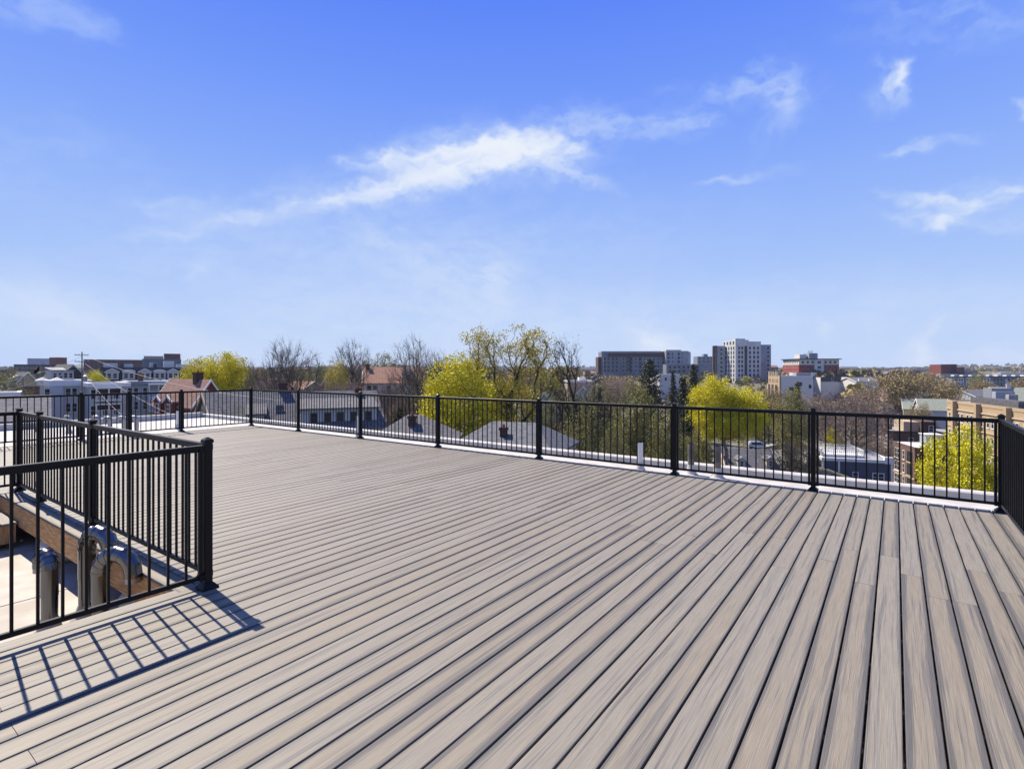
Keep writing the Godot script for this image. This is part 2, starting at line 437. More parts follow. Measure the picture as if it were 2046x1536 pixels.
func build_deck() -> void:
	var m := board_material()
	var d := thing("roof_deck", "large deck of grey brown composite boards covering the flat roof", "deck")
	var pitch := 0.14
	var n := int(round((DECK_X1 - DECK_X0) / pitch))
	for k in n:
		var x := DECK_X0 + pitch * (k + 0.5)
		var z1 := DECK_Z1
		if x > HOLE_X0 - 0.07 and x < HOLE_X1: z1 = HOLE_Z - 0.145
		var cuts := [DECK_Z0]
		var j: float = [-5.49, -4.68, -5.49, -5.08][k % 4] if k % 7 != 3 else -4.68
		while j < z1 - 0.5:
			cuts.append(j)
			j += 4.88
		cuts.append(z1)
		for c in cuts.size() - 1:
			var l: float = cuts[c + 1] - cuts[c] - 0.0025
			part(d, "deck_board", board_mesh(l, 0.1302, m), Vector3(x + rng.randf_range(-0.0006, 0.0006), rng.randf_range(-0.0012, 0.0), (cuts[c] + cuts[c + 1]) / 2.0))
	# border board along the edge of the opening
	var bx := HOLE_X0 - 0.07
	for e in [[-9.39, -6.6], [-6.6, HOLE_X1]]:
		var o := part(d, "border_board", board_mesh(e[1] - e[0] - 0.003, 0.139, m), Vector3((e[0] + e[1]) / 2.0, 0, HOLE_Z - 0.07), PI / 2)
	# pressure treated framing
	var tm := timber()
	var y0 := -0.265; var y1 := -0.026
	for e in [[Vector3(HOLE_X0 + 0.02, y0, HOLE_Z - 0.045), Vector3(HOLE_X1 - 0.02, y1, HOLE_Z - 0.005), "rim_joist"],
			[Vector3(HOLE_X1 + 0.005, y0, HOLE_Z - 0.04), Vector3(HOLE_X1 + 0.045, y1, DECK_Z1), "rim_joist"],
			[Vector3(HOLE_X0 - 0.045, y0, HOLE_Z - 0.04), Vector3(HOLE_X0 - 0.005, y1, DECK_Z1), "rim_joist"],
			[Vector3(DECK_X0, y0, DECK_Z0 + 0.01), Vector3(DECK_X1, y1, DECK_Z0 + 0.05), "rim_joist"],
			[Vector3(DECK_X0 + 0.005, y0, DECK_Z0 + 0.05), Vector3(DECK_X0 + 0.045, y1, DECK_Z1), "rim_joist"],
			[Vector3(DECK_X1 - 0.045, y0, DECK_Z0 + 0.05), Vector3(DECK_X1 - 0.005, y1, DECK_Z1), "rim_joist"]]:
		var b := MB.new()
		b.bevel((e[0] + e[1]) / 2.0, e[1] - e[0], 0.004)
		part(d, e[2], b.mesh(tm))
	var z := DECK_Z0 + 0.45
	while z < DECK_Z1:
		var runs := [[DECK_X0 + 0.05, DECK_X1 - 0.05]] if z < HOLE_Z - 0.1 else [[DECK_X0 + 0.05, HOLE_X0 - 0.05], [HOLE_X1 + 0.05, DECK_X1 - 0.05]]
		for q in runs:
			var b := MB.new()
			b.box(Vector3(q[0], y0 + 0.04, z - 0.019), Vector3(q[1], y1 - 0.001, z + 0.019))
			part(d, "joist", b.mesh(tm))
		z += 0.406
	# blocks wrapped in roof membrane that carry the framing
	var wm: Material = mats["membrane"]
	for p in [Vector2(-7.35, -1.78), Vector2(-5.05, -1.78), Vector2(-8.9, -4.2), Vector2(-3.9, 0.2), Vector2(-3.9, 2.4), Vector2(-9.5, 1.0), Vector2(-14.8, -7.7), Vector2(-14.8, -4.0), Vector2(-14.8, 0.0), Vector2(0.85, -7.6), Vector2(0.85, -2.0), Vector2(-7.0, -7.7), Vector2(-3.0, -7.7), Vector2(-11.0, -7.7)]:
		var b := MB.new()
		b.bevel(Vector3(0, -0.3825 + 0.001, 0), Vector3(0.3, 0.232, 0.26), 0.03)
		part(d, "support_block", b.mesh(wm), Vector3(p.x, 0, p.y))
	for x in [-14.2, -11.5, -8.0, -5.2, -2.4, 0.4]:
		for zz in [-6.6, -4.2]:
			var b := MB.new()
			b.box(Vector3(x - 0.12, ROOF_Y + 0.001, zz - 0.12), Vector3(x + 0.12, y0 + 0.039, zz + 0.12))
			part(d, "support_block", b.mesh(wm))

func build_step() -> void:
	var tm := timber()
	var d := thing("deck_step", "low timber step with grey composite tread beside the gate", "step", Vector3(-8.82, ROOF_Y, -1.13))
	var m: Material = mats["composite_board"]
	for k in 7:
		part(d, "tread_board", board_mesh(1.06, 0.134, m), Vector3(0, 0.30, -0.45 + 0.14 * k), PI / 2)
	for sx in [-0.5, 0.5]:
		var b := MB.new()
		b.bevel(Vector3(sx, 0.17, -0.02), Vector3(0.04, 0.208, 0.98), 0.004)
		part(d, "stringer", b.mesh(tm))
	for sz in [-0.49, 0.45]:
		var b := MB.new()
		b.bevel(Vector3(0, 0.17, sz), Vector3(0.958, 0.208, 0.038), 0.004)
		part(d, "riser", b.mesh(tm))
	for p in [Vector2(-0.4, -0.3), Vector2(0.4, -0.3), Vector2(-0.4, 0.3), Vector2(0.4, 0.3)]:
		var b := MB.new()
		b.box(Vector3(p.x - 0.045, 0.002, p.y - 0.045), Vector3(p.x + 0.045, 0.275, p.y + 0.045))
		part(d, "leg", b.mesh(tm))

# ---------------------------------------------------------------- railings
func build_railing(called: String, label: String, cat: String, from: Vector3, turn: float, posts: Array, have: Array, gate := -1) -> void:
	var m: Material = mats["black_aluminium"]
	var d := thing(called, label, cat, from, turn, "black metal deck railings")
	if not cache.has("post"):
		var b := MB.new()
		b.bevel(Vector3(0, 0.5275, 0), Vector3(0.054, 1.055, 0.054), 0.003)
		cache["post"] = b.mesh(m)
		b = MB.new()
		b.frustum(1.045, 0.0315, 1.062, 0.0315, false); b.frustum(1.062, 0.0315, 1.068, 0.029, false); b.frustum(1.068, 0.029, 1.085, 0.006)
		b.quad(Vector3(-0.0315, 1.045, -0.0315), Vector3(0.0315, 1.045, -0.0315), Vector3(0.0315, 1.045, 0.0315), Vector3(-0.0315, 1.045, 0.0315))
		cache["cap"] = b.mesh(m)
		b = MB.new()
		b.frustum(0.001, 0.057, 0.012, 0.057, false); b.frustum(0.012, 0.057, 0.018, 0.053, false); b.frustum(0.018, 0.053, 0.042, 0.0305)
		cache["skirt"] = b.mesh(m)
		b = MB.new()
		b.bevel(Vector3(0, 0.554, 0), Vector3(0.0155, 0.9, 0.0155), 0.0015)
		cache["picket"] = b.mesh(m)
		b = MB.new()
		b.bevel(Vector3(0, 0.554, 0), Vector3(0.026, 0.94, 0.026), 0.002)
		cache["end_picket"] = b.mesh(m)
		b = MB.new()
		b.bevel(Vector3.ZERO, Vector3(0.034, 0.046, 0.05), 0.003)
		cache["bracket"] = b.mesh(m)
	for k in posts.size():
		if have[k]:
			var p := part(d, "post", cache["post"], Vector3(posts[k], 0, 0))
			part(p, "post_cap", cache["cap"])
			part(p, "base_cover", cache["skirt"])
	for k in posts.size() - 1:
		var x0: float = posts[k] + 0.028; var x1: float = posts[k + 1] - 0.028
		var b := MB.new()
		b.bevel(Vector3((x0 + x1) / 2, 1.013, 0), Vector3(x1 - x0, 0.034, 0.040), 0.004)
		b.bevel(Vector3((x0 + x1) / 2, 0.990, 0), Vector3(x1 - x0, 0.014, 0.028), 0.002)
		part(d, "top_rail", b.mesh(m))
		b = MB.new()
		b.bevel(Vector3((x0 + x1) / 2, 0.088, 0), Vector3(x1 - x0, 0.032, 0.028), 0.003)
		part(d, "bottom_rail", b.mesh(m))
		for e in [x0 + 0.016, x1 - 0.016]:
			part(d, "rail_bracket", cache["bracket"], Vector3(e, 1.006, 0))
			part(d, "rail_bracket", cache["bracket"], Vector3(e, 0.088, 0))
		var nb := int(round((x1 - x0) / 0.112))
		for j in nb + 1:
			if j == 0 or j == nb:
				part(d, "end_picket", cache["end_picket"], Vector3(x0 + 0.02 if j == 0 else x1 - 0.02, 0, 0))
			else:
				part(d, "picket", cache["picket"], Vector3(lerpf(x0, x1, float(j) / nb), 0, 0))
		if k == gate:
			for y in [0.2, 0.86]:
				b = MB.new()
				b.bevel(Vector3(x1 - 0.01, y, 0.026), Vector3(0.06, 0.07, 0.022), 0.003)
				part(d, "hinge", b.mesh(m))

func build_railings() -> void:
	var pm := mat("black_aluminium", g255(16, 16, 18), 0.45)
	pm.metallic_specular = 0.35
	# local x of each run is its length
	build_railing("far_railing", "long black railing along the street side of the deck", "railing", Vector3(-14.87, 0, -7.93), 0.0,
		[0.0, 2.32, 4.82, 7.28, 9.74, 12.17, 14.0, 15.82], [true, true, true, true, true, true, true, true])
	build_railing("side_railing", "black railing at the left end of the deck before the white roof vents", "railing", Vector3(-14.87, 0, -7.93), -PI / 2,
		[0.0, 1.83, 2.98, 3.9, 5.73, 7.56, 9.39, 11.0], [false, true, true, true, true, true, true, true])
	build_railing("near_railing", "black railing running toward the camera at the right edge of the deck", "railing", Vector3(0.95, 0, -7.93), -PI / 2,
		[0.0, 1.83, 3.66, 5.49, 7.32, 9.15, 11.0], [false, true, true, true, true, true, true])
	build_railing("front_railing", "nearest black railing, casting its shadow on the boards before the roof opening", "railing", Vector3(-4.02, 0, -1.82), -PI / 2,
		[0.0, 2.43, 4.9], [true, true, true])
	build_railing("opening_railing", "black railing behind the metal vent pipes of the roof opening", "railing", Vector3(-8.31, 0, -1.85), 0.0,
		[0.0, 1.82, 4.29], [true, true, false])
	build_railing("gate_railing", "short black gate section above the timber step", "gate", Vector3(-9.26, 0, -1.86), 0.0,
		[0.0, 0.95], [true, false], 0)
	build_railing("back_railing", "black railing along the far side of the roof opening", "railing", Vector3(-9.26, 0, -1.86), -PI / 2,
		[0.0, 2.43, 4.9], [false, true, true])

# ---------------------------------------------------------------- the building under the deck
func build_own_roof() -> void:
	var wm := mat("membrane", Color.WHITE, 0.75)
	wm.albedo_texture = noise_tex(g255(164, 161, 155), g255(180, 178, 173), 0.012, 31, 512, 5)
	wm.uv1_triplanar = true
	wm.uv1_scale = Vector3.ONE * 0.35
	var dirty := mat("old_membrane", Color.WHITE, 0.75)
	dirty.albedo_texture = noise_tex(g255(150, 143, 130), g255(174, 169, 159), 0.010, 33, 512, 5)
	dirty.uv1_triplanar = true
	dirty.uv1_scale = Vector3.ONE * 0.3
	var d := thing("apartment_building", "white membrane flat roof with low parapet around the deck", "building")
	var wall := courses("own_brick", g255(122, 116, 108), 32, 10, 0.16, 0.3, Vector2(2.2, 2.2))
	var b := MB.new()
	b.box(Vector3(-24.9, -14.0, -11.3), Vector3(4.5, ROOF_Y - 0.06, 9.0))
	part(d, "wall", b.mesh(wall))
	b = MB.new()
	b.box(Vector3(-24.75, ROOF_Y - 0.055, -11.05), Vector3(HOLE_X0 - 0.4, ROOF_Y, 8.9))
	b.box(Vector3(HOLE_X0 - 0.4, ROOF_Y - 0.055, -11.05), Vector3(4.4, ROOF_Y, -2.6))
	b.box(Vector3(HOLE_X1 + 0.6, ROOF_Y - 0.055, -2.6), Vector3(4.4, ROOF_Y, 8.9))
	part(d, "roof_membrane", b.mesh(wm))
	b = MB.new()
	b.box(Vector3(HOLE_X0 - 0.4, ROOF_Y - 0.055, -2.6), Vector3(HOLE_X1 + 0.6, ROOF_Y - 0.002, 8.9))
	part(d, "roof_membrane", b.mesh(dirty))
	# welded laps of the sheets
	b = MB.new()
	for x in [-8.2, -6.4, -4.6]:
		b.box(Vector3(x, ROOF_Y - 0.004, -2.58), Vector3(x + 0.05, ROOF_Y + 0.003, 8.8))
	b.box(Vector3(-9.6, ROOF_Y - 0.004, -0.35), Vector3(-3.6, ROOF_Y + 0.005, -0.30))
	part(d, "membrane_seam", b.mesh(dirty))
	b = MB.new()
	for z in [-10.2, -9.0]:
		b.box(Vector3(-24.7, ROOF_Y - 0.004, z), Vector3(4.3, ROOF_Y + 0.003, z + 0.05))
	for x in [-22.9, -21.0, -19.1, -17.2]:
		b.box(Vector3(x, ROOF_Y - 0.004, -8.9), Vector3(x + 0.05, ROOF_Y + 0.004, 8.8))
	part(d, "membrane_seam", b.mesh(wm))
	for e in [[Vector3(-24.95, ROOF_Y - 0.05, -11.25), Vector3(4.55, ROOF_Y + 0.15, -11.02)], [Vector3(-24.95, ROOF_Y - 0.05, -11.018), Vector3(-24.7, ROOF_Y + 0.22, 9.0)], [Vector3(4.3, ROOF_Y - 0.05, -11.018), Vector3(4.55, ROOF_Y + 0.15, 9.0)]]:
		b = MB.new()
		b.bevel((e[0] + e[1]) / 2.0, e[1] - e[0], 0.02)
		part(d, "parapet", b.mesh(wm))

# a galvanised vent: straight pipe, then a bend made of gores; reach is how far the outlet stands from the pipe
func vent_pipe(label: String, base: Vector3, turn: float, r: float, straight: float, reach: float, drop: float, m: Material, group: String, flash: Material) -> void:
	var d := thing("vent_pipe", label, "vent pipe", base, turn, group)
	var b := MB.new()
	b.tube(PackedVector3Array([Vector3(0, 0.0, 0), Vector3(0, straight * 0.55, 0)]), PackedFloat32Array([r * 1.0, r * 1.0]), 20)
	b.tube(PackedVector3Array([Vector3(0, straight * 0.55, 0), Vector3(0, straight * 0.56, 0), Vector3(0, straight, 0)]), PackedFloat32Array([r * 1.0, r * 1.05, r * 1.05]), 20)
	part(d, "pipe", b.mesh(m))
	b = MB.new()
	var R := reach / 2.0
	var gores := 8
	var arc := func(a: float) -> Vector3: return Vector3(R - R * cos(a), straight + R * sin(a), 0)
	for k in gores:
		var a0: Vector3 = arc.call(PI * k / gores)
		var a1: Vector3 = arc.call(PI * (k + 1) / gores)
		b.tube(PackedVector3Array([a0 - (a1 - a0) * 0.28, a1 + (a1 - a0) * 0.28]), PackedFloat32Array([r * 1.09, r * 1.03]), 20)
		b.tube(PackedVector3Array([a0 - (a1 - a0) * 0.12, a0 - (a1 - a0) * 0.08, a0 + (a1 - a0) * 0.02, a0 + (a1 - a0) * 0.06]), PackedFloat32Array([r * 1.04, r * 1.14, r * 1.14, r * 1.04]), 20)
	b.tube(PackedVector3Array([arc.call(PI), Vector3(reach, straight - drop, 0)]), PackedFloat32Array([r * 1.05, r * 1.05]), 20)
	part(d, "elbow", b.mesh(m))
	b = MB.new()
	b.tube(PackedVector3Array([Vector3(reach, straight - drop, 0), Vector3(reach, straight - drop - r * 0.7, 0)]), PackedFloat32Array([r * 0.97, r * 0.97]), 20)
	part(d, "outlet_collar", b.mesh(mats["galvanised_dull"]))
	b = MB.new()
	b.lathe([Vector2(r * 1.9, 0.001), Vector2(r * 1.5, 0.02), Vector2(r * 1.08, 0.10), Vector2(r * 1.0, 0.11)], 20)
	part(d, "flashing", b.mesh(flash))

func build_pipes() -> void:
	var gm := mat("galvanised", Color.WHITE, 0.24, 1.0)
	gm.albedo_color = g255(108, 109, 111)
	var gd := mat("galvanised_dull", g255(150, 150, 150), 0.45, 0.8)
	var g := "galvanised vent pipes in the roof opening"
	var dm: Material = mats["old_membrane"]
	vent_pipe("single curved galvanised vent pipe standing apart from the pair", flat_at(98, 4.22, ROOF_Y), yaw + PI * 0.82, 0.054, 0.49, 0.18, 0.02, gm, g, dm)
	vent_pipe("curved galvanised vent pipe in front of the taller one", flat_at(200, 4.12, ROOF_Y), yaw - 0.12, 0.057, 0.51, 0.28, 0.03, gm, g, dm)
	vent_pipe("taller curved galvanised vent pipe behind its twin", flat_at(173, 4.46, ROOF_Y), yaw - 0.30, 0.059, 0.58, 0.27, 0.03, gm, g, dm)
	# vents on the white roof beyond the side railing
	var k := 0
	for e in [[137, 17.6, 0.44, "galvanised roof vent nearest the left picture edge"], [196, 17.2, 0.47, "galvanised roof vent between the leftmost vent and the closest pair"], [219, 17.4, 0.43, "shorter galvanised roof vent in the middle of the five"], [247, 16.9, 0.48, "galvanised roof vent beside a railing post"], [272, 16.6, 0.52, "tallest galvanised roof vent, next to the open white roof"]]:
		vent_pipe(e[3], flat_at(e[0], e[1], ROOF_Y), yaw + PI * 0.9 + k * 0.15, 0.062, e[2], 0.16, 0.02, gd, "galvanised vents on the white roof", mats["membrane"])
		k += 1
	var pvc := mat("white_plastic", g255(196, 196, 194), 0.5)
	var old := courses("ribbed_stack", g255(92, 86, 80), 14, 1, 0.22, 0.45, Vector2(1.0, 0.6), 0.8)
	for e in [[1279, 10.95, 0.57, 0.062, pvc, "white plastic vent stack beyond the long railing, left of the two grey ones"], [716, 16.2, 0.68, 0.07, pvc, "white plastic vent stack in front of the pale dormer"], [356, 18.6, 0.65, 0.07, pvc, "white plastic vent stack on the open roof past the side railing"],
			[1381, 10.55, 0.62, 0.063, old, "grey ribbed vent stack nearer the white one"], [1434, 10.2, 0.62, 0.066, old, "grey ribbed vent stack farther from the white one"]]:
		var d := thing("vent_stack", e[5], "vent pipe", flat_at(e[0], e[1], ROOF_Y), 0.0, "straight vent stacks")
		var r: float = e[3]
		var h: float = e[2]
		var b := MB.new()
		if e[4] == old:
			var pts := PackedVector3Array(); var rad := PackedFloat32Array()
			for j in 27:
				pts.append(Vector3(0, 0.14 + (h - 0.14) * j / 26.0, 0)); rad.append(r * (1.0 if j % 2 else 0.955))
			b.tube(pts, rad, 18)
		else:
			b.tube(PackedVector3Array([Vector3(0, 0.02, 0), Vector3(0, h, 0)]), PackedFloat32Array([r, r]), 18)
		b.tube(PackedVector3Array([Vector3(0, h, 0), Vector3(0, h - 0.001, 0), Vector3(0, h - 0.3, 0)]), PackedFloat32Array([r, r * 0.88, r * 0.88]), 18)
		part(d, "pipe", b.mesh(e[4]))
		b = MB.new()
		b.lathe([Vector2(r * 2.3, 0.001), Vector2(r * 1.7, 0.03), Vector2(r * 1.12, 0.14), Vector2(r * 1.04, 0.2), Vector2(r, 0.2)], 18)
		part(d, "flashing", b.mesh(mats["membrane"]))

func _ready() -> void:
	rng.seed = 20
	fwd = Vector3(-sin(yaw), 0, -cos(yaw))
	rgt = Vector3(cos(yaw), 0, -sin(yaw))
	var cam := Camera3D.new()
	cam.name = "camera"
	cam.position = eye
	cam.rotation.y = yaw
	cam.near = 0.05
	cam.far = 9000.0
	cam.projection = Camera3D.PROJECTION_FRUSTUM
	cam.size = 2.0 * 0.05 * 768.0 / F
	cam.frustum_offset = Vector2(0, -(768.0 - CY) / F * 0.05)
	add_child(cam)
	var env := Environment.new()
	env.background_mode = Environment.BG_SKY
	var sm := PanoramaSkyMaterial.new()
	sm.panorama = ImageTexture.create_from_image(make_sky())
	var sky := Sky.new()
	sky.sky_material = sm
	env.sky = sky
	env.tonemap_mode = Environment.TONE_MAPPER_LINEAR
	env.tonemap_exposure = 1.75
	env.background_energy_multiplier = 0.571
	env.sdfgi_enabled = true
	env.ssao_enabled = true
	env.ssil_enabled = true
	env.fog_enabled = true
	env.fog_density = 0.0001
	env.fog_light_color = g255(205, 222, 248)
	var we := WorldEnvironment.new()
	we.environment = env
	add_child(we)
	var sun := DirectionalLight3D.new()
	sun.name = "sun"
	sun.light_color = Color(1.0, 0.955, 0.885)
	sun.light_energy = 1.6
	sun.light_angular_distance = 0.53
	sun.shadow_enabled = true
	add_child(sun)
	sun.look_at_from_position(Vector3.ZERO, -SUN_TO.normalized(), Vector3.UP)
	build_own_roof()
	build_railings()
	build_deck()
	build_step()
	build_pipes()
	build_ground()
	build_town()
	build_trees()

# ---------------------------------------------------------------- terrain
func ground_h(p: Vector3) -> float:
	var q := Vector3(p.x, 0, p.z)
	var d := q.dot(fwd)
	var r := q.dot(rgt)
	var dist := q.length()
	var near := -13.0 - 2.0 * smoothstep(-10.0, 40.0, r) - 11.0 * smoothstep(52.0, 80.0, r) * smoothstep(10.0, 60.0, d)
	var far := lerpf(-7.0, -18.0, smoothstep(0.66, 0.82, r / maxf(d, 1.0)) if d > 0.0 else 0.0)
	var h := lerpf(near, far, smoothstep(150.0, 340.0, dist))
	h = lerpf(h, -2.0, smoothstep(500.0, 1500.0, dist))
	var an := atan2(p.x, p.z)
	var hill := 17.0 + 8.0 * sin(an * 5.0 + 1.0) + 5.0 * sin(an * 13.0) + 3.0 * sin(an * 31.0 + 2.0)
	h += hill * smoothstep(1500.0, 3000.0, dist)
	return h

func build_ground() -> void:
	var gm := mat("earth", Color.WHITE, 0.95)
	gm.albedo_texture = noise_tex(g255(74, 70, 56), g255(112, 108, 82), 0.02, 51, 512, 5)
	gm.uv1_triplanar = true
	gm.uv1_world_triplanar = true
	gm.uv1_scale = Vector3.ONE * 0.02
	var b := MB.new()
	var rings := [0.0, 12.0, 25.0, 40.0, 55.0, 70.0, 90.0, 110.0, 135.0, 160.0, 190.0, 225.0, 265.0, 310.0, 370.0, 450.0, 600.0, 800.0, 1100.0, 1500.0, 1800.0, 2200.0, 2600.0, 3000.0, 3600.0, 4600.0, 6000.0]
	var ns := 144
	for k in rings.size():
		for s in ns + 1:
			var an := TAU * s / ns
			var p := Vector3(sin(an) * rings[k], 0, cos(an) * rings[k])
			p.y = ground_h(p)
			b.v.append(p); b.t.append(Vector2(p.x, p.z))
			var e: float = 2.0 + rings[k] * 0.02
			b.n.append(Vector3(ground_h(p - Vector3(e, 0, 0)) - ground_h(p + Vector3(e, 0, 0)), 2.0 * e, ground_h(p - Vector3(0, 0, e)) - ground_h(p + Vector3(0, 0, e))).normalized())
	for k in rings.size() - 1:
		for s in ns:
			var a := k * (ns + 1) + s
			var c := a + ns + 1
			b.i.append_array([a, a + 1, c, a + 1, c + 1, c])
	struct("ground", b.mesh(gm))
	# the lane the parked car stands in
	var lane := MB.new()
	var pts := [[1340, 113], [1400, 112], [1460, 111], [1520, 110], [1580, 110], [1640, 112]]
	for k in pts.size() - 1:
		var q := []
		for e in [[pts[k], 4.0], [pts[k + 1], 4.0], [pts[k + 1], -4.0], [pts[k], -4.0]]:
			var p := at(e[0][0], CY, e[0][1] - e[1])
			p.y = ground_h(p) + 0.08
			q.append(p)
		lane.quad(q[0], q[1], q[2], q[3])
	struct("street", lane.mesh(mottled("asphalt", g255(78, 78, 80), 0.12, 0.2, 0.9, 8)))
	# far-off woods
	var leaf := MB.new()
	var r := RandomNumberGenerator.new()
	r.seed = 5
	for k in 150:
		var o := Vector3(r.randfn(), r.randfn(), r.randfn()).normalized() * pow(r.randf(), 0.35)
		o.y = absf(o.y) * 0.95
		var c := Vector3(o.x * 0.5, 0.25 + o.y * 0.75, o.z * 0.5)
		leaf_quad(leaf, c, r.randf_range(0.09, 0.15), Color.WHITE, r)
	leaf.c.clear()
	var wood := mat("far_foliage", Color.WHITE, 0.9)
	wood.vertex_color_use_as_albedo = true
	var mm := MultiMesh.new()
	mm.transform_format = MultiMesh.TRANSFORM_3D
	mm.use_colors = true
	mm.mesh = leaf.mesh(wood)
	var tr := []
	var pal := [g255(150, 138, 84), g255(140, 124, 98), g255(128, 116, 98), g255(160, 152, 76), g255(102, 104, 72), g255(146, 128, 108), g255(196, 186, 60)]
	for k in 5200:
		var dd := 215.0 * pow(14.5, r.randf())
		var an := r.randf_range(-0.92, 0.92)
		var p := (fwd * cos(an) + rgt * sin(an)) * dd / cos(an)
		p.y = ground_h(p) - 0.5
		var hh := r.randf_range(5.5, 10.5) * (1.0 if dd < 900.0 else 1.25)
		var px := CX + F * tan(an)
		# keep the fronts of the larger buildings free
		if dd < 330.0 and px > 1430.0 and px < 1700.0: hh *= 0.45
		if dd < 150.0 and px < 360.0: continue
		if dd < 440.0 and px > 1190.0 and px < 1560.0: hh *= 0.6
		if dd < 380.0 and px > 1860.0: hh *= 0.6
		var w := hh * r.randf_range(0.85, 1.3)
		var col: Color = pal[r.randi_range(0, 5 if r.randf() < 0.9 else 6)].srgb_to_linear()
		tr.append([Transform3D(Basis(Vector3.UP, r.randf() * TAU).scaled(Vector3(w, hh, w)), p), col * r.randf_range(0.75, 1.15)])
	mm.instance_count = tr.size()
	for k in tr.size():
		mm.set_instance_transform(k, tr[k][0])
		mm.set_instance_color(k, tr[k][1])
	var o := MultiMeshInstance3D.new()
	o.name = "distant_woods"
	o.multimesh = mm
	add_child(o)
	tag(o, "brown and olive treetops covering the town to the horizon", "woods", "", "stuff")

func leaf_quad(b: MB, c: Vector3, s: float, col: Color, r: RandomNumberGenerator) -> void:
	var n := Vector3(r.randfn(), r.randfn() + 0.5, r.randfn()).normalized()
	var u := n.cross(Vector3(r.randfn(), r.randfn(), r.randfn())).normalized() * s
	var w := n.cross(u) * r.randf_range(0.55, 0.9)
	var k := b.v.size()
	b.v.append_array([c - u, c - w, c + u, c + w])
	b.n.append_array([n, n, n, n])
	b.t.append_array([Vector2(0, 0), Vector2(1, 0), Vector2(1, 1), Vector2(0, 1)])
	b.c.append_array([col, col, col, col])
	b.i.append_array([k, k + 2, k + 1, k, k + 3, k + 2])

# ---------------------------------------------------------------- buildings
class House:
	var n: Node3D
	var w := 0.0
	var h := 0.0
	var d := 0.0

# a building whose front spans the columns pl..pr at depth d, its top at row top; delta turns it from facing the camera
func bld(called: String, label: String, cat: String, pl: float, pr: float, top: float, d: float, delta: float, depth: float, base := NAN, group := "") -> House:
	var x := House.new()
	x.w = (pr - pl) * d / F / (cos(delta) - ((pl + pr) / 2.0 - CX) / F * sin(delta))
	x.d = depth
	var fc := flat_at((pl + pr) / 2.0, d, 0)
	var z := Basis(Vector3.UP, yaw + delta) * Vector3(0, 0, 1)
	var p := fc - z * depth / 2.0
	p.y = ground_h(p) if is_nan(base) else base
	for c in [Vector2(-1, -1), Vector2(1, -1), Vector2(1, 1), Vector2(-1, 1)]:
		var q := p + Basis(Vector3.UP, yaw + delta) * Vector3(c.x * x.w / 2, 0, c.y * depth / 2)
		if is_nan(base): p.y = minf(p.y, ground_h(q))
	p.y -= 0.2
	x.n = thing(called, label, cat, p, yaw + delta, group)
	x.h = EYE + (CY - top) * d / F - p.y
	return x

func wall(x: House, m: Material, h := -1.0) -> void:
	var b := MB.new()
	b.box(Vector3(-x.w / 2, 0, -x.d / 2), Vector3(x.w / 2, x.h if h < 0 else h, x.d / 2))
	part(x.n, "wall", b.mesh(m))

func block(x: House, called: String, lo: Vector3, hi: Vector3, m: Material) -> MeshInstance3D:
	var b := MB.new()
	b.box(lo, hi)
	return part(x.n, called, b.mesh(m))

func flat_top(x: House, m: Material, trim: Material, up := 0.5, out := 0.25, deep := 0.6) -> void:
	block(x, "roof", Vector3(-x.w / 2 + 0.3, x.h - 0.1, -x.d / 2 + 0.3), Vector3(x.w / 2 - 0.3, x.h + 0.04, x.d / 2 - 0.3), m)
	var b := MB.new()
	var o := out
	for e in [[Vector3(-x.w / 2 - o, x.h - deep, x.d / 2 - 0.3), Vector3(x.w / 2 + o, x.h + up, x.d / 2 + o)], [Vector3(-x.w / 2 - o, x.h - deep, -x.d / 2 - o), Vector3(x.w / 2 + o, x.h + up, -x.d / 2 + 0.3)],
			[Vector3(-x.w / 2 - o, x.h - deep, -x.d / 2 + 0.3), Vector3(-x.w / 2 + 0.3, x.h + up, x.d / 2 - 0.3)], [Vector3(x.w / 2 - 0.3, x.h - deep, -x.d / 2 + 0.3), Vector3(x.w / 2 + o, x.h + up, x.d / 2 - 0.3)]]:
		b.box(e[0], e[1])
	part(x.n, "cornice", b.mesh(trim))

func window_mesh(w: float, h: float, frame: Material, kind: int) -> Array:
	var key := "win%.2f_%.2f_%s_%d" % [w, h, frame.resource_name, kind]
	if cache.has(key): return cache[key]
	var b := MB.new()
	var f := minf(0.11, w * 0.12)
	var z := 0.07
	b.box(Vector3(-w / 2, h / 2 - f, 0.004), Vector3(w / 2, h / 2, z)); b.box(Vector3(-w / 2, -h / 2, 0.004), Vector3(w / 2, -h / 2 + f, z))
	b.box(Vector3(-w / 2, -h / 2 + f, 0.004), Vector3(-w / 2 + f, h / 2 - f, z)); b.box(Vector3(w / 2 - f, -h / 2 + f, 0.004), Vector3(w / 2, h / 2 - f, z))
	if kind >= 1: b.box(Vector3(-w / 2 + f, -0.03, 0.004), Vector3(w / 2 - f, 0.03, z - 0.02))          # meeting rail of a sash
	if kind >= 2: b.box(Vector3(-0.05, -h / 2 + f, 0.005), Vector3(0.05, h / 2 - f, z - 0.01))            # a pair
	b.box(Vector3(-w / 2 - 0.06, -h / 2 - 0.07, 0.004), Vector3(w / 2 + 0.06, -h / 2 - 0.002, z + 0.06))  # sill
	var g := MB.new()
	g.box(Vector3(-w / 2 + f * 0.9, -h / 2 + f * 0.9, 0.008), Vector3(w / 2 - f * 0.9, h / 2 - f * 0.9, 0.02))
	var one := b.mesh(frame)
	g.add_to(one, mats["glass"])
	cache[key] = [one, b.mesh(frame), g.mesh(mats["glass"])]
	return cache[key]

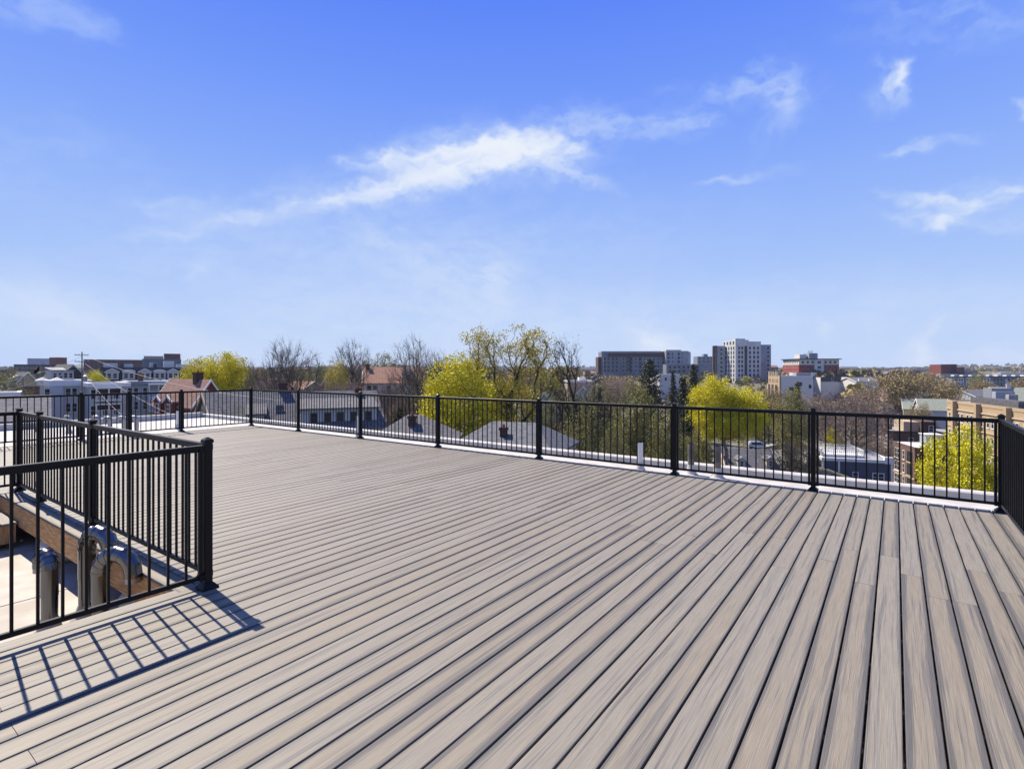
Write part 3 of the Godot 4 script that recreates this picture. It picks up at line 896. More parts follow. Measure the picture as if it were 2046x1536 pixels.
# a window on a face; y is measured down from the top of the wall
func win(x: House, face: String, u: float, down: float, w: float, h: float, frame: Material, kind := 1, near := false) -> void:
	var a := window_mesh(w, h, frame, kind)
	var p: Vector3 = {"front": Vector3(u, 0, x.d / 2), "back": Vector3(-u, 0, -x.d / 2), "left": Vector3(-x.w / 2, 0, u), "right": Vector3(x.w / 2, 0, -u)}[face]
	p.y = x.h - down
	var t: float = {"front": 0.0, "back": PI, "left": -PI / 2, "right": PI / 2}[face]
	var o := part(x.n, "window", a[1] if near else a[0], p, t)
	if near: part(o, "pane", a[2])

func win_grid(x: House, face: String, us: Array, downs: Array, w: float, h: float, frame: Material, kind := 1, near := false) -> void:
	for y in downs:
		for u in us: win(x, face, u, y, w, h, frame, kind, near)

func spread_row(n: int, w: float) -> Array:
	var a := []
	for k in n: a.append((k + 0.5) / n * w - w / 2)
	return a

# gabled roof over a box of w x d whose ridge runs along x, eaves at y; turned: the ridge runs along z
func gable(x: House, y: float, rise: float, m: Material, wallm: Material, trim: Material, turned := false, over := 0.35, parent: Node = null, at_ := Vector3.ZERO, w := -1.0, d := -1.0) -> void:
	var ww := x.w if w < 0 else w
	var dd := x.d if d < 0 else d
	if turned:
		var k := ww; ww = dd; dd = k
	var T := Transform3D(Basis(Vector3.UP, PI / 2 if turned else 0.0), at_)
	var s := MB.new()
	var hw := ww / 2 + over
	var sl := rise / (dd / 2)
	var ez := dd / 2 + over
	var ey := y - sl * over
	var th := 0.16
	for sg in [1.0, -1.0]:
		var a := Vector3(-hw * sg, ey, ez * sg); var b := Vector3(hw * sg, ey, ez * sg); var c := Vector3(hw * sg, y + rise, 0); var e := Vector3(-hw * sg, y + rise, 0)
		var up := Vector3(0, th, 0)
		s.quad(a + up, b + up, c + up, e + up)
		s.quad(b, a, e, c)
		s.quad(a, b, b + up, a + up)
		s.quad(b, c, c + up, b + up); s.quad(e, a, a + up, e + up)
	var S := MB.new(); S.moved(T, s)
	part(x.n if parent == null else parent, "roof", S.mesh(m))
	for sg in [1.0, -1.0]:
		var g := MB.new()
		var px: float = ww / 2 * sg
		if sg > 0: g.tri(Vector3(px, y - 0.01, dd / 2), Vector3(px, y - 0.01, -dd / 2), Vector3(px, y + rise - 0.02, 0))
		else: g.tri(Vector3(px, y - 0.01, -dd / 2), Vector3(px, y - 0.01, dd / 2), Vector3(px, y + rise - 0.02, 0))
		var G := MB.new(); G.moved(T, g)
		part(x.n if parent == null else parent, "gable_wall", G.mesh(wallm))
	for sx in [1.0, -1.0]:
		var r := MB.new()
		for sz in [1.0, -1.0]:
			var x0: float = (hw + 0.03) * sx
			var a := Vector3(x0, ey - 0.14, (ez + 0.02) * sz); var b := Vector3(x0, y + rise - 0.14, 0)
			var up := Vector3(0, 0.34, 0); var inn := Vector3(-0.12 * sx, 0, 0)
			if sx * sz > 0: r.quad(a, b, b + up, a + up); r.quad(b + inn, a + inn, a + inn + up, b + inn + up)
			else: r.quad(b, a, a + up, b + up); r.quad(a + inn, b + inn, b + inn + up, a + inn + up)
			r.quad(a + up, b + up, b + up + inn, a + up + inn); r.quad(a, b, b + inn, a + inn)
		var R := MB.new(); R.moved(T, r)
		part(x.n if parent == null else parent, "rake_board", R.mesh(trim))

func hip(x: House, y: float, rise: float, ridge: float, m: Material, over := 0.4) -> void:
	var s := MB.new()
	var a := x.w / 2 + over; var c := x.d / 2 + over
	var p := [Vector3(-a, y, c), Vector3(a, y, c), Vector3(a, y, -c), Vector3(-a, y, -c)]
	var l := Vector3(-ridge / 2, y + rise, 0); var r := Vector3(ridge / 2, y + rise, 0)
	if ridge > 0.05:
		s.quad(p[0], p[1], r, l); s.quad(p[2], p[3], l, r)
	else:
		s.tri(p[0], p[1], r); s.tri(p[2], p[3], l)
	s.tri(p[1], p[2], r); s.tri(p[3], p[0], l)
	s.quad(p[3], p[2], p[1], p[0])
	var dn := Vector3(0, -0.2, 0)
	for k in 4: s.quad(p[k] + dn, p[(k + 1) % 4] + dn, p[(k + 1) % 4], p[k])
	part(x.n, "roof", s.mesh(m))

func chimney(x: House, p: Vector3, s: Vector3, m: Material) -> void:
	var b := MB.new()
	b.cbox(p + Vector3(0, s.y / 2, 0), s)
	b.cbox(p + Vector3(0, s.y - 0.12, 0), Vector3(s.x + 0.14, 0.24, s.z + 0.14))
	var o := part(x.n, "chimney", b.mesh(m))
	var f := MB.new()
	f.lathe([Vector2(0.14, s.y), Vector2(0.12, s.y + 0.3), Vector2(0.1, s.y + 0.3)], 8)
	part(o, "flue", f.mesh(mats["clay"]), p)

# a dormer standing on the roof at p (its front foot), facing +z of the house
func dormer(x: House, p: Vector3, w: float, h: float, deep: float, wallm: Material, roofm: Material, trim: Material, arched := false, pair := false, turn := 0.0) -> void:
	var b := MB.new()
	b.box(Vector3(-w / 2, 0, -deep), Vector3(w / 2, h, 0))
	var o := part(x.n, "dormer", b.mesh(wallm), p, turn)
	var t := House.new(); t.n = x.n; t.w = w; t.d = deep
	if arched:
		var r := MB.new()
		var n := 8
		for k in n:
			var a0 := PI * k / n; var a1 := PI * (k + 1) / n
			var q := func(a: float, z: float) -> Vector3: return Vector3(-cos(a) * (w / 2 + 0.2), h + sin(a) * w * 0.26, z)
			r.quad(q.call(a1, 0.2), q.call(a1, -deep), q.call(a0, -deep), q.call(a0, 0.2))
			r.tri(Vector3(0, h, 0.2), q.call(a1, 0.2), q.call(a0, 0.2))
		part(o, "roof", r.mesh(trim))
	else:
		gable(t, h, w * 0.3, roofm, wallm, trim, true, 0.2, o, Vector3(0, 0, -deep / 2), w, deep)
	var ws := [-w * 0.22, w * 0.22] if pair else [0.0]
	for u in ws:
		var a := window_mesh(w * (0.36 if pair else 0.55), h * 0.72, trim, 1)
		part(o, "window", a[0], Vector3(u, h * 0.48, 0.003))

func shed(x: House, called: String, lo: Vector3, hi: Vector3, drop: float, wallm: Material, roofm: Material) -> MeshInstance3D:
	var b := MB.new()
	b.box(lo, hi)
	var o := part(x.n, called, b.mesh(wallm))
	var r := MB.new()
	var a := Vector3(lo.x - 0.3, hi.y + 0.02, hi.z + 0.4); var c := Vector3(hi.x + 0.3, hi.y + 0.02, hi.z + 0.4)
	var e := Vector3(hi.x + 0.3, hi.y + drop, lo.z); var g := Vector3(lo.x - 0.3, hi.y + drop, lo.z)
	var up := Vector3(0, 0.18, 0)
	r.quad(a + up, c + up, e + up, g + up); r.quad(c, a, g, e); r.quad(a, c, c + up, a + up); r.quad(c, e, e + up, c + up); r.quad(g, a, a + up, g + up); r.quad(e, g, g + up, e + up)
	part(o, "roof", r.mesh(roofm))
	return o

func town_materials() -> void:
	var gl := mat("glass", g255(34, 40, 48), 0.1)
	gl.metallic_specular = 0.4
	mat("white_trim", g255(208, 208, 204), 0.6)
	mat("dark_trim", g255(50, 50, 54), 0.6)
	mat("clay", g255(160, 92, 66), 0.8)
	mat("steel", g255(150, 154, 158), 0.45, 0.7)
	courses("brick_red", g255(112, 58, 46), 32, 10, 0.14, 0.18, Vector2(2.2, 2.2), 0.9, 2)
	courses("brick_brown", g255(98, 76, 66), 32, 10, 0.16, 0.2, Vector2(2.2, 2.2), 0.9, 3)
	courses("brick_dark", g255(78, 56, 48), 32, 10, 0.16, 0.2, Vector2(2.2, 2.2), 0.9, 4)
	courses("brick_tan", g255(160, 140, 110), 32, 10, 0.12, 0.16, Vector2(2.2, 2.2), 0.9, 5)
	courses("shingle_grey", g255(100, 100, 102), 20, 12, 0.16, 0.3, Vector2(3.6, 2.8), 0.95, 6)
	courses("shingle_blue", g255(98, 100, 104), 20, 12, 0.14, 0.34, Vector2(3.6, 2.8), 0.95, 7)
	courses("shingle_dark", g255(62, 64, 68), 20, 12, 0.18, 0.25, Vector2(3.6, 2.8), 0.95, 8)
	courses("shingle_brown", g255(132, 100, 88), 20, 12, 0.14, 0.22, Vector2(3.6, 2.8), 0.95, 9)
	courses("shingle_rust", g255(150, 112, 90), 20, 12, 0.12, 0.2, Vector2(3.6, 2.8), 0.95, 10)
	courses("shingle_green", g255(126, 132, 120), 20, 12, 0.12, 0.2, Vector2(3.6, 2.8), 0.95, 11)
	courses("slate", g255(52, 56, 62), 24, 14, 0.2, 0.25, Vector2(3.6, 2.8), 0.8, 12)
	courses("siding_white", g255(184, 184, 182), 20, 1, 0.02, 0.16, Vector2(4.0, 2.6), 0.7, 13)
	courses("siding_pale", g255(164, 172, 178), 20, 1, 0.03, 0.18, Vector2(4.0, 2.6), 0.7, 14)
	courses("siding_tan", g255(172, 158, 132), 20, 1, 0.03, 0.18, Vector2(4.0, 2.6), 0.7, 15)
	courses("siding_blue", g255(64, 72, 86), 20, 1, 0.03, 0.22, Vector2(4.0, 2.6), 0.7, 16)
	courses("panel_white", g255(192, 192, 190), 4, 4, 0.04, 0.14, Vector2(12.0, 12.4), 0.6, 17)
	courses("panel_grey", g255(140, 146, 154), 4, 4, 0.06, 0.14, Vector2(12.0, 12.4), 0.6, 18)
	courses("panel_dark", g255(112, 117, 126), 4, 5, 0.08, 0.14, Vector2(12.0, 12.4), 0.6, 19)
	courses("panel_rust", g255(74, 48, 40), 4, 8, 0.1, 0.16, Vector2(12.0, 12.4), 0.6, 20)
	courses("panel_red", g255(150, 52, 44), 4, 6, 0.07, 0.14, Vector2(12.0, 12.4), 0.7, 21)
	courses("metal_blue", g255(84, 98, 114), 1, 16, 0.08, 0.2, Vector2(8.0, 8.0), 0.5, 22)
	mottled("flat_white", g255(206, 206, 202), 0.06, 0.2, 0.8, 61)
	mottled("flat_grey", g255(140, 140, 142), 0.1, 0.2, 0.9, 62)
	mottled("tar", g255(70, 70, 74), 0.14, 0.2, 0.9, 63)
	mottled("stucco", g255(206, 202, 192), 0.05, 0.3, 0.85, 64)
	mottled("stone", g255(176, 156, 128), 0.1, 0.3, 0.85, 65)

func M(k: String) -> Material:
	return mats[k]

func build_town() -> void:
	town_materials()
	town_left()
	town_middle()
	town_right()
	far_houses()

func porch(x: House, u0: float, u1: float, down: float, h: float, out: float, m: Material) -> void:
	# a roofed balcony on the front: floor, roof edge, posts, balustrade
	var y := x.h - down
	var z := x.d / 2
	var o := block(x, "porch", Vector3(u0, y - 0.25, z + 0.002), Vector3(u1, y, z + out), m)
	var b := MB.new()
	for k in 3:
		var u := lerpf(u0 + 0.12, u1 - 0.12, k / 2.0)
		b.box(Vector3(u - 0.1, y, z + out - 0.24), Vector3(u + 0.1, y + h, z + out - 0.04))
	b.box(Vector3(u0, y + h, z + 0.003), Vector3(u1, y + h + 0.25, z + out))
	var i := MeshInstance3D.new(); i.name = "porch_post"; i.mesh = b.mesh(m); o.add_child(i, true)
	b = MB.new()
	b.box(Vector3(u0, y + 0.95, z + out - 0.1), Vector3(u1, y + 1.05, z + out - 0.02))
	var n := int((u1 - u0) / 0.22)
	for k in n:
		var u := lerpf(u0 + 0.1, u1 - 0.1, float(k) / n)
		b.box(Vector3(u, y, z + out - 0.08), Vector3(u + 0.05, y + 0.95, z + out - 0.04))
	i = MeshInstance3D.new(); i.name = "balustrade"; i.mesh = b.mesh(m); o.add_child(i, true)

func town_left() -> void:
	var W := M("white_trim")
	# grey shingled roof at the picture's left edge
	var x := bld("house", "grey shingled roof of a near house at the left edge", "house", -150, 96, 838, 46, 0.72, 9.0)
	wall(x, M("siding_white"), x.h - 0.1)
	gable(x, x.h - 0.2, 1.9, M("shingle_grey"), M("siding_white"), M("shingle_grey"), false, 0.4)
	x = bld("shed_roof_house", "low flat grey roof above the grey shingles at the left edge", "house", -60, 38, 786, 85, 0.72, 8.0)
	wall(x, M("siding_white")); flat_top(x, M("flat_grey"), W, 0.15, 0.2, 0.4)
	# dark slate house with light roof edge
	x = bld("house", "dark slate roofed house with a light roof edge behind the flagpole", "house", 22, 86, 772, 125, 0.9, 11.0)
	wall(x, M("brick_brown")); gable(x, x.h, 3.2, M("slate"), M("siding_tan"), W, true, 0.5)
	dormer(x, Vector3(-1.4, x.h - 0.4, x.d / 2 - 0.5), 2.6, 2.2, 3.0, M("siding_pale"), M("flat_white"), W, false, true)
	x = bld("house", "dark gambrel roofed house with a row of four sash windows in its dormer", "house", 112, 176, 757, 142, 0.95, 12.0)
	wall(x, M("siding_tan")); gable(x, x.h, 3.8, M("slate"), M("slate"), M("stucco"), true, 0.5)
	var sd := shed(x, "dormer", Vector3(-4.4, x.h - 0.6, 1.0), Vector3(0.2, x.h + 2.2, x.d / 2 + 0.2), 0.7, M("siding_white"), M("flat_grey"))
	for k in 4: part(sd, "window", window_mesh(0.9, 1.5, W, 1)[0], Vector3(-3.7 + 1.1 * k, x.h + 0.95, x.d / 2 + 0.203))
	# white three-deckers
	x = bld("three_decker", "white bay fronted house with two small pyramid turrets on its roof", "house", 104, 178, 765, 97, 0.85, 13.0)
	wall(x, M("siding_white")); flat_top(x, M("flat_grey"), W, 0.5, 0.45, 0.55)
	for e in [-2.1, 2.0]:
		block(x, "bay", Vector3(e - 0.9, 0, x.d / 2 + 0.002), Vector3(e + 0.9, x.h - 0.62, x.d / 2 + 0.75), M("siding_white"))
	var dn := [1.75, 4.5, 7.3]
	for y in dn:
		for u in [-3.3, -0.4, 0.5, 3.2]: win(x, "front", u, y, 0.85, 1.7, W, 1, true)
		for u in [-5.0, -2.0, 1.5, 5.0]: win(x, "left", u, y, 0.9, 1.7, W, 1, true)
	for e in [-3.0, -0.9]:
		var b := MB.new()
		b.frustum(0.0, 0.8, 0.35, 0.8, false); b.frustum(0.35, 1.0, 0.95, 0.03)
		part(x.n, "turret", b.mesh(M("stucco")), Vector3(e, x.h + 0.05, 2.0 - 3.0))
	x = bld("three_decker", "white house with stacked porches between the bay front and the brick gable", "house", 182, 254, 768, 94, 0.78, 12.0)
	wall(x, M("siding_white")); flat_top(x, M("tar"), W, 0.3, 0.5, 0.4)
	for y in [2.6, 5.4, 8.2]: porch(x, -x.w / 2 + 0.4, x.w / 2 - 1.0, y, 1.9, 1.8, W)
	for y in [2.6, 5.4]: block(x, "porch_glazing", Vector3(-x.w / 2 + 0.5, x.h - y + 1.0, x.d / 2 + 1.5), Vector3(x.w / 2 - 1.1, x.h - y + 1.88, x.d / 2 + 1.55), M("glass"))
	for y in [1.7, 4.5, 7.3]:
		for u in [-2.2, -0.6, 1.0]: win(x, "front", u, y, 1.0, 1.8, W, 1, true)
		for u in [-4.0, 0.0, 4.0]: win(x, "right", u, y, 0.9, 1.6, W, 1, true)
	x = bld("three_decker", "pale clapboard house with a white flat roof left of the brick gable", "house", 258, 342, 763, 108, 0.7, 13.0)
	wall(x, M("siding_pale")); flat_top(x, M("flat_white"), M("panel_grey"), 0.2, 0.5, 0.5)
	for y in [2.9, 5.7]: porch(x, -0.5, x.w / 2 - 0.6, y, 2.3, 1.8, W)
	for y in [1.9, 4.7, 7.5]:
		for u in [-3.4, -2.4, -0.9, 1.6]: win(x, "front", u, y, 0.85, 1.7, W, 1, true)
	chimney(x, Vector3(-1.2, x.h, 1.0), Vector3(0.9, 1.7, 0.7), M("brick_dark"))
	# mansard row with dormers
	x = bld("mansard_block", "long dark mansard roof with five white dormers", "building", 196, 372, 764, 152, 0.62, 14.0)
	wall(x, M("stucco"))
	block(x, "cornice", Vector3(-x.w / 2 - 0.4, x.h - 0.5, -x.d / 2 - 0.4), Vector3(x.w / 2 + 0.4, x.h + 0.15, x.d / 2 + 0.4), M("stucco"))
	var b2 := MB.new()
	var hh := 4.3
	var lo := [Vector3(-x.w / 2, x.h + 0.15, x.d / 2), Vector3(x.w / 2, x.h + 0.15, x.d / 2), Vector3(x.w / 2, x.h + 0.15, -x.d / 2), Vector3(-x.w / 2, x.h + 0.15, -x.d / 2)]
	var up := []
	for p in lo: up.append(Vector3(p.x - signf(p.x) * 1.0, x.h + hh, p.z - signf(p.z) * 1.0))
	for k in 4: b2.quad(lo[k], lo[(k + 1) % 4], up[(k + 1) % 4], up[k])
	b2.quad(up[0], up[1], up[2], up[3])
	part(x.n, "mansard_roof", b2.mesh(M("slate")))
	var q := 0
	for px in [225.0, 257.0, 289.0, 319.0, 347.0]:
		var u: float = (px - 284.0) / 176.0 * x.w
		dormer(x, Vector3(u, x.h + 0.9, x.d / 2 + 0.25), 2.9, 2.1, 1.8, M("siding_white"), M("flat_white"), W, q % 2 == 1, true)
		q += 1
	for e in [[-9.0, 3.2, 1.2], [-4.6, 2.4, 1.0], [1.8, 1.8, 1.4], [5.2, 2.6, 1.9], [8.4, 3.0, 1.0]]:
		block(x, "roof_unit", Vector3(e[0], x.h + hh, 1.5), Vector3(e[0] + e[1], x.h + hh + e[2], 4.0), M("flat_white"))
	for e in [-5.2, 2.6]:
		block(x, "roof_fan", Vector3(e, x.h + hh, 4.3), Vector3(e + 0.9, x.h + hh + 1.3, 5.2), M("tar"))
	# red brick gabled house
	x = bld("brick_house", "red brick house with brown gabled roof, white rake boards and a chimney", "house", 386, 450, 806, 72, 0.98, 11.0)
	wall(x, M("brick_red"))
	gable(x, x.h, 3.1, M("shingle_brown"), M("brick_red"), W, true, 0.45)
	win(x, "front", 0.3, 0.4, 1.3, 1.9, W, 1, true)
	chimney(x, Vector3(0.0, x.h + 2.3, 2.4), Vector3(0.95, 1.9, 0.95), M("brick_dark"))
	for e in [[-2.6, 2.3], [0.6, 2.5]]:
		dormer(x, Vector3(-x.w / 2 - 0.9, x.h - 1.6, e[0]), e[1], 1.8, 3.2, M("brick_red"), M("shingle_brown"), W, false, false, -PI / 2)
	block(x, "low_wing", Vector3(-x.w / 2 - 3.0, 0, -3.8), Vector3(-x.w / 2 - 0.01, x.h - 2.4, 3.0), M("brick_red"))
	# grey roofed neighbour of the brick house
	x = bld("house", "grey shingled gable roof with a tan dormer in front of the brick gable", "house", 428, 536, 838, 58, 0.72, 8.0)
	wall(x, M("siding_tan"))
	gable(x, x.h, 2.75, M("shingle_grey"), M("siding_tan"), M("stone"), false, 0.4)
	for u in [-1.2, 0.6]: win(x, "left", u, -0.5, 0.8, 1.4, W, 1, true)
	dormer(x, Vector3(2.0, x.h - 0.2, x.d / 2 - 0.6), 2.0, 1.6, 3.2, M("siding_tan"), M("stone"), W)
	# long grey roof with a wide shed dormer
	x = bld("long_house", "long bluish grey roof with a wide pale dormer and a skylight", "house", 500, 772, 856, 56, 0.45, 11.0)
	wall(x, M("siding_pale"))
	gable(x, x.h, 3.55, M("shingle_blue"), M("siding_pale"), M("shingle_grey"), false, 0.35)
	sd = shed(x, "shed_dormer", Vector3(-1.6, x.h + 0.05, 0.6), Vector3(6.2, x.h + 1.9, x.d / 2 - 0.7), 1.0, M("siding_pale"), M("shingle_grey"))
	for u in [-0.4, 1.0, 2.3, 3.7, 5.3]: part(sd, "window", window_mesh(0.72, 1.1, M("dark_trim"), 1)[0], Vector3(u, x.h + 1.05, x.d / 2 - 0.697))
	var sk := MB.new()
	sk.box(Vector3(-0.45, -0.04, -0.6), Vector3(0.45, 0.1, 0.6))
	var so := part(x.n, "skylight", sk.mesh(M("dark_trim")), Vector3(-3.6, x.h + 2.0, 2.7))
	so.rotation.x = atan2(3.55, 5.5)
	sk = MB.new(); sk.box(Vector3(-0.38, 0.101, -0.52), Vector3(0.38, 0.115, 0.52))
	part(so, "pane", sk.mesh(M("glass")))
	chimney(x, Vector3(-3.2, x.h + 2.7, -0.3), Vector3(0.95, 2.0, 0.8), M("brick_dark"))
	chimney(x, Vector3(4.9, x.h + 2.6, 0.5), Vector3(0.7, 1.4, 0.7), M("brick_dark"))
	sd = shed(x, "end_dormer", Vector3(-6.6, x.h - 0.1, 0.6), Vector3(-5.2, x.h + 1.5, x.d / 2 - 0.9), 1.2, M("siding_pale"), M("shingle_grey"))
	for u in [-6.35, -5.9, -5.45]: part(sd, "window", window_mesh(0.4, 0.8, M("dark_trim"), 0)[0], Vector3(u, x.h + 0.6, x.d / 2 - 0.897))
	# far brick blocks
	x = bld("brick_apartments", "dark brick apartment block with rows of balconies below the square brick tower", "building", 28, 116, 729, 420, 0.72, 16.0)
	wall(x, M("brick_dark")); flat_top(x, M("tar"), M("tar"), 0.4, 0.3, 0.5)
	for y in [2.2, 5.2, 8.2, 11.2]:
		for u in spread_row(9, x.w - 1.0):
			win(x, "front", u, y, 1.9, 1.5, W, 2)
	for y in [3.5, 6.5, 9.5]:
		for u in spread_row(4, x.w - 6.0): block(x, "balcony", Vector3(u - 1.4, x.h - y, x.d / 2 + 0.01), Vector3(u + 1.4, x.h - y + 0.9, x.d / 2 + 1.2), M("panel_dark"))
	x = bld("brick_tower", "square windowless red brick tower on the skyline at left", "building", 111, 133, 714, 480, 1.1, 12.0)
	wall(x, M("brick_red"))
	x = bld("warehouse", "long dark brown brick building on the skyline behind the mansard", "building", 168, 300, 719, 560, 0.62, 20.0)
	wall(x, M("brick_dark")); flat_top(x, M("tar"), M("brick_red"), 0.3, 0.1, 0.5)
	for u in spread_row(16, x.w): block(x, "pier", Vector3(u - 0.5, 0, x.d / 2 + 0.01), Vector3(u + 0.5, x.h - 0.8, x.d / 2 + 0.6), M("brick_red"))
	x = bld("metal_building", "blue grey ribbed metal building with a brick penthouse on the skyline", "building", 284, 362, 717, 450, 0.58, 18.0)
	wall(x, M("metal_blue"))
	for u in spread_row(16, x.w): block(x, "rib", Vector3(u - 0.25, 0, x.d / 2 + 0.01), Vector3(u + 0.25, x.h - 0.4, x.d / 2 + 0.4), M("metal_blue"))
	block(x, "upper_floor", Vector3(-x.w / 2 + 1, x.h + 0.003, -6), Vector3(1.0, x.h + 2.4, 6), M("stone"))
	block(x, "penthouse", Vector3(1.4, x.h + 0.003, -6), Vector3(x.w / 2 - 0.5, x.h + 4.6, 7), M("brick_red"))
	block(x, "penthouse_glazing", Vector3(1.3, x.h + 2.2, 7.01), Vector3(5.5, x.h + 4.2, 7.3), M("glass"))
	x = bld("long_block", "long hazy grey building far behind the brick tower", "building", 54, 104, 716, 900, 0.72, 20.0)
	wall(x, M("panel_grey"))
	# utility poles, flag and wires
	var pm := mottled("pole_wood", g255(116, 108, 102), 0.15, 1.0, 0.9, 71)
	var tops := []
	for e in [[163, 82.0, 703.0, "tall wooden utility pole rising in front of the small yellow tree"], [45, 95.0, 752.0, "shorter utility pole with crossarms at the far left"], [203, 100.0, 768.0, "thin utility pole before the stacked porches"]]:
		var p := flat_at(e[0], e[1], 0)
		p.y = ground_h(p)
		var top: float = EYE + (CY - e[2]) * e[1] / F - p.y
		var t := thing("utility_pole", e[3], "utility pole", p, yaw + 0.4, "utility poles on the left")
		var b := MB.new()
		b.tube(PackedVector3Array([Vector3.ZERO, Vector3(0, top, 0)]), PackedFloat32Array([0.13, 0.085]), 8, true, true)
		part(t, "pole", b.mesh(pm))
		for k in 2:
			b = MB.new()
			b.cbox(Vector3(0, top - 0.5 - k * 1.0, 0.14), Vector3(1.7, 0.1, 0.09))
			var arm := part(t, "crossarm", b.mesh(pm))
			for u in [-0.8, -0.35, 0.35, 0.8]:
				b = MB.new()
				b.lathe([Vector2(0.05, 0), Vector2(0.06, 0.08), Vector2(0.03, 0.16)], 6)
				part(arm, "insulator", b.mesh(W), Vector3(u, top - 0.44 - k * 1.0, 0.14))
		b = MB.new()
		b.lathe([Vector2(0.01, -4.6), Vector2(0.28, -4.6), Vector2(0.28, -3.7), Vector2(0.01, -3.6)], 10)
		part(t, "transformer", b.mesh(M("steel")), Vector3(0.4, top, 0.1))
		tops.append(p + Vector3(0, top, 0))
	var wm := mat("wire", g255(150, 146, 140), 0.6)
	var from: Vector3 = tops[0]
	for e in [[0.0, Vector2(560, 800), 52.0, "overhead wire sloping from the tall pole across the long grey roof"], [1.0, Vector2(470, 880), 48.0, "lower overhead wire sloping from the tall pole to the brick house"], [2.2, Vector2(300, 870), 50.0, "overhead wire dropping steeply from the tall pole"], [0.3, Vector2(-60, 770), 98.0, "overhead wire running from the tall pole out to the left edge"], [1.2, Vector2(-60, 790), 95.0, "second overhead wire running out to the left edge"]]:
		var a := from - Vector3(0, 0.4 + e[0], 0)
		var c := at(e[1].x, e[1].y, e[2])
		var pts := PackedVector3Array(); var rad := PackedFloat32Array()
		for k in 15:
			var t := k / 14.0
			pts.append(a.lerp(c, t) - Vector3(0, 1.0 * 4.0 * t * (1.0 - t), 0)); rad.append(0.022)
		var b := MB.new()
		b.tube(pts, rad, 4)
		single("overhead_wire", b.mesh(wm), e[3], "wire", Vector3.ZERO, 0.0, "overhead wires")
	var fp := flat_at(79, 118, 0); fp.y = ground_h(fp)
	var fl := thing("flagpole", "flagpole with a small striped flag before the brick apartments", "flagpole", fp, yaw)
	var ft: float = EYE + (CY - 729.0) * 118.0 / F - fp.y
	var fb := MB.new()
	fb.tube(PackedVector3Array([Vector3.ZERO, Vector3(0, ft, 0)]), PackedFloat32Array([0.08, 0.05]), 8, true, true)
	part(fl, "pole", fb.mesh(M("steel")))
	var fi := Image.create(64, 40, false, Image.FORMAT_RGB8)
	fi.fill(g255(225, 225, 225))
	for k in 7: fi.fill_rect(Rect2i(0, k * 6, 64, 3), g255(170, 40, 50))
	fi.fill_rect(Rect2i(0, 0, 28, 21), g255(40, 50, 100))
	var fm := mat("flag_cloth", Color.WHITE, 0.8)
	fm.albedo_texture = ImageTexture.create_from_image(fi)
	fb = MB.new()
	for k in 6:
		var u0 := k / 6.0; var u1 := (k + 1) / 6.0
		var z := func(u: float) -> float: return 0.12 * sin(u * 6.0) * u
		var i0 := fb.v.size()
		for c in [Vector2(u0, 0), Vector2(u1, 0), Vector2(u1, 1), Vector2(u0, 1)]:
			fb.v.append(Vector3(-0.05 - c.x * 1.3, ft - 0.2 - c.y * 1.1 - c.x * 0.9, z.call(c.x))); fb.n.append(Vector3(0, 0, 1)); fb.t.append(c)
		fb.i.append_array([i0, i0 + 1, i0 + 2, i0, i0 + 2, i0 + 3])
	part(fl, "flag", fb.mesh(fm))

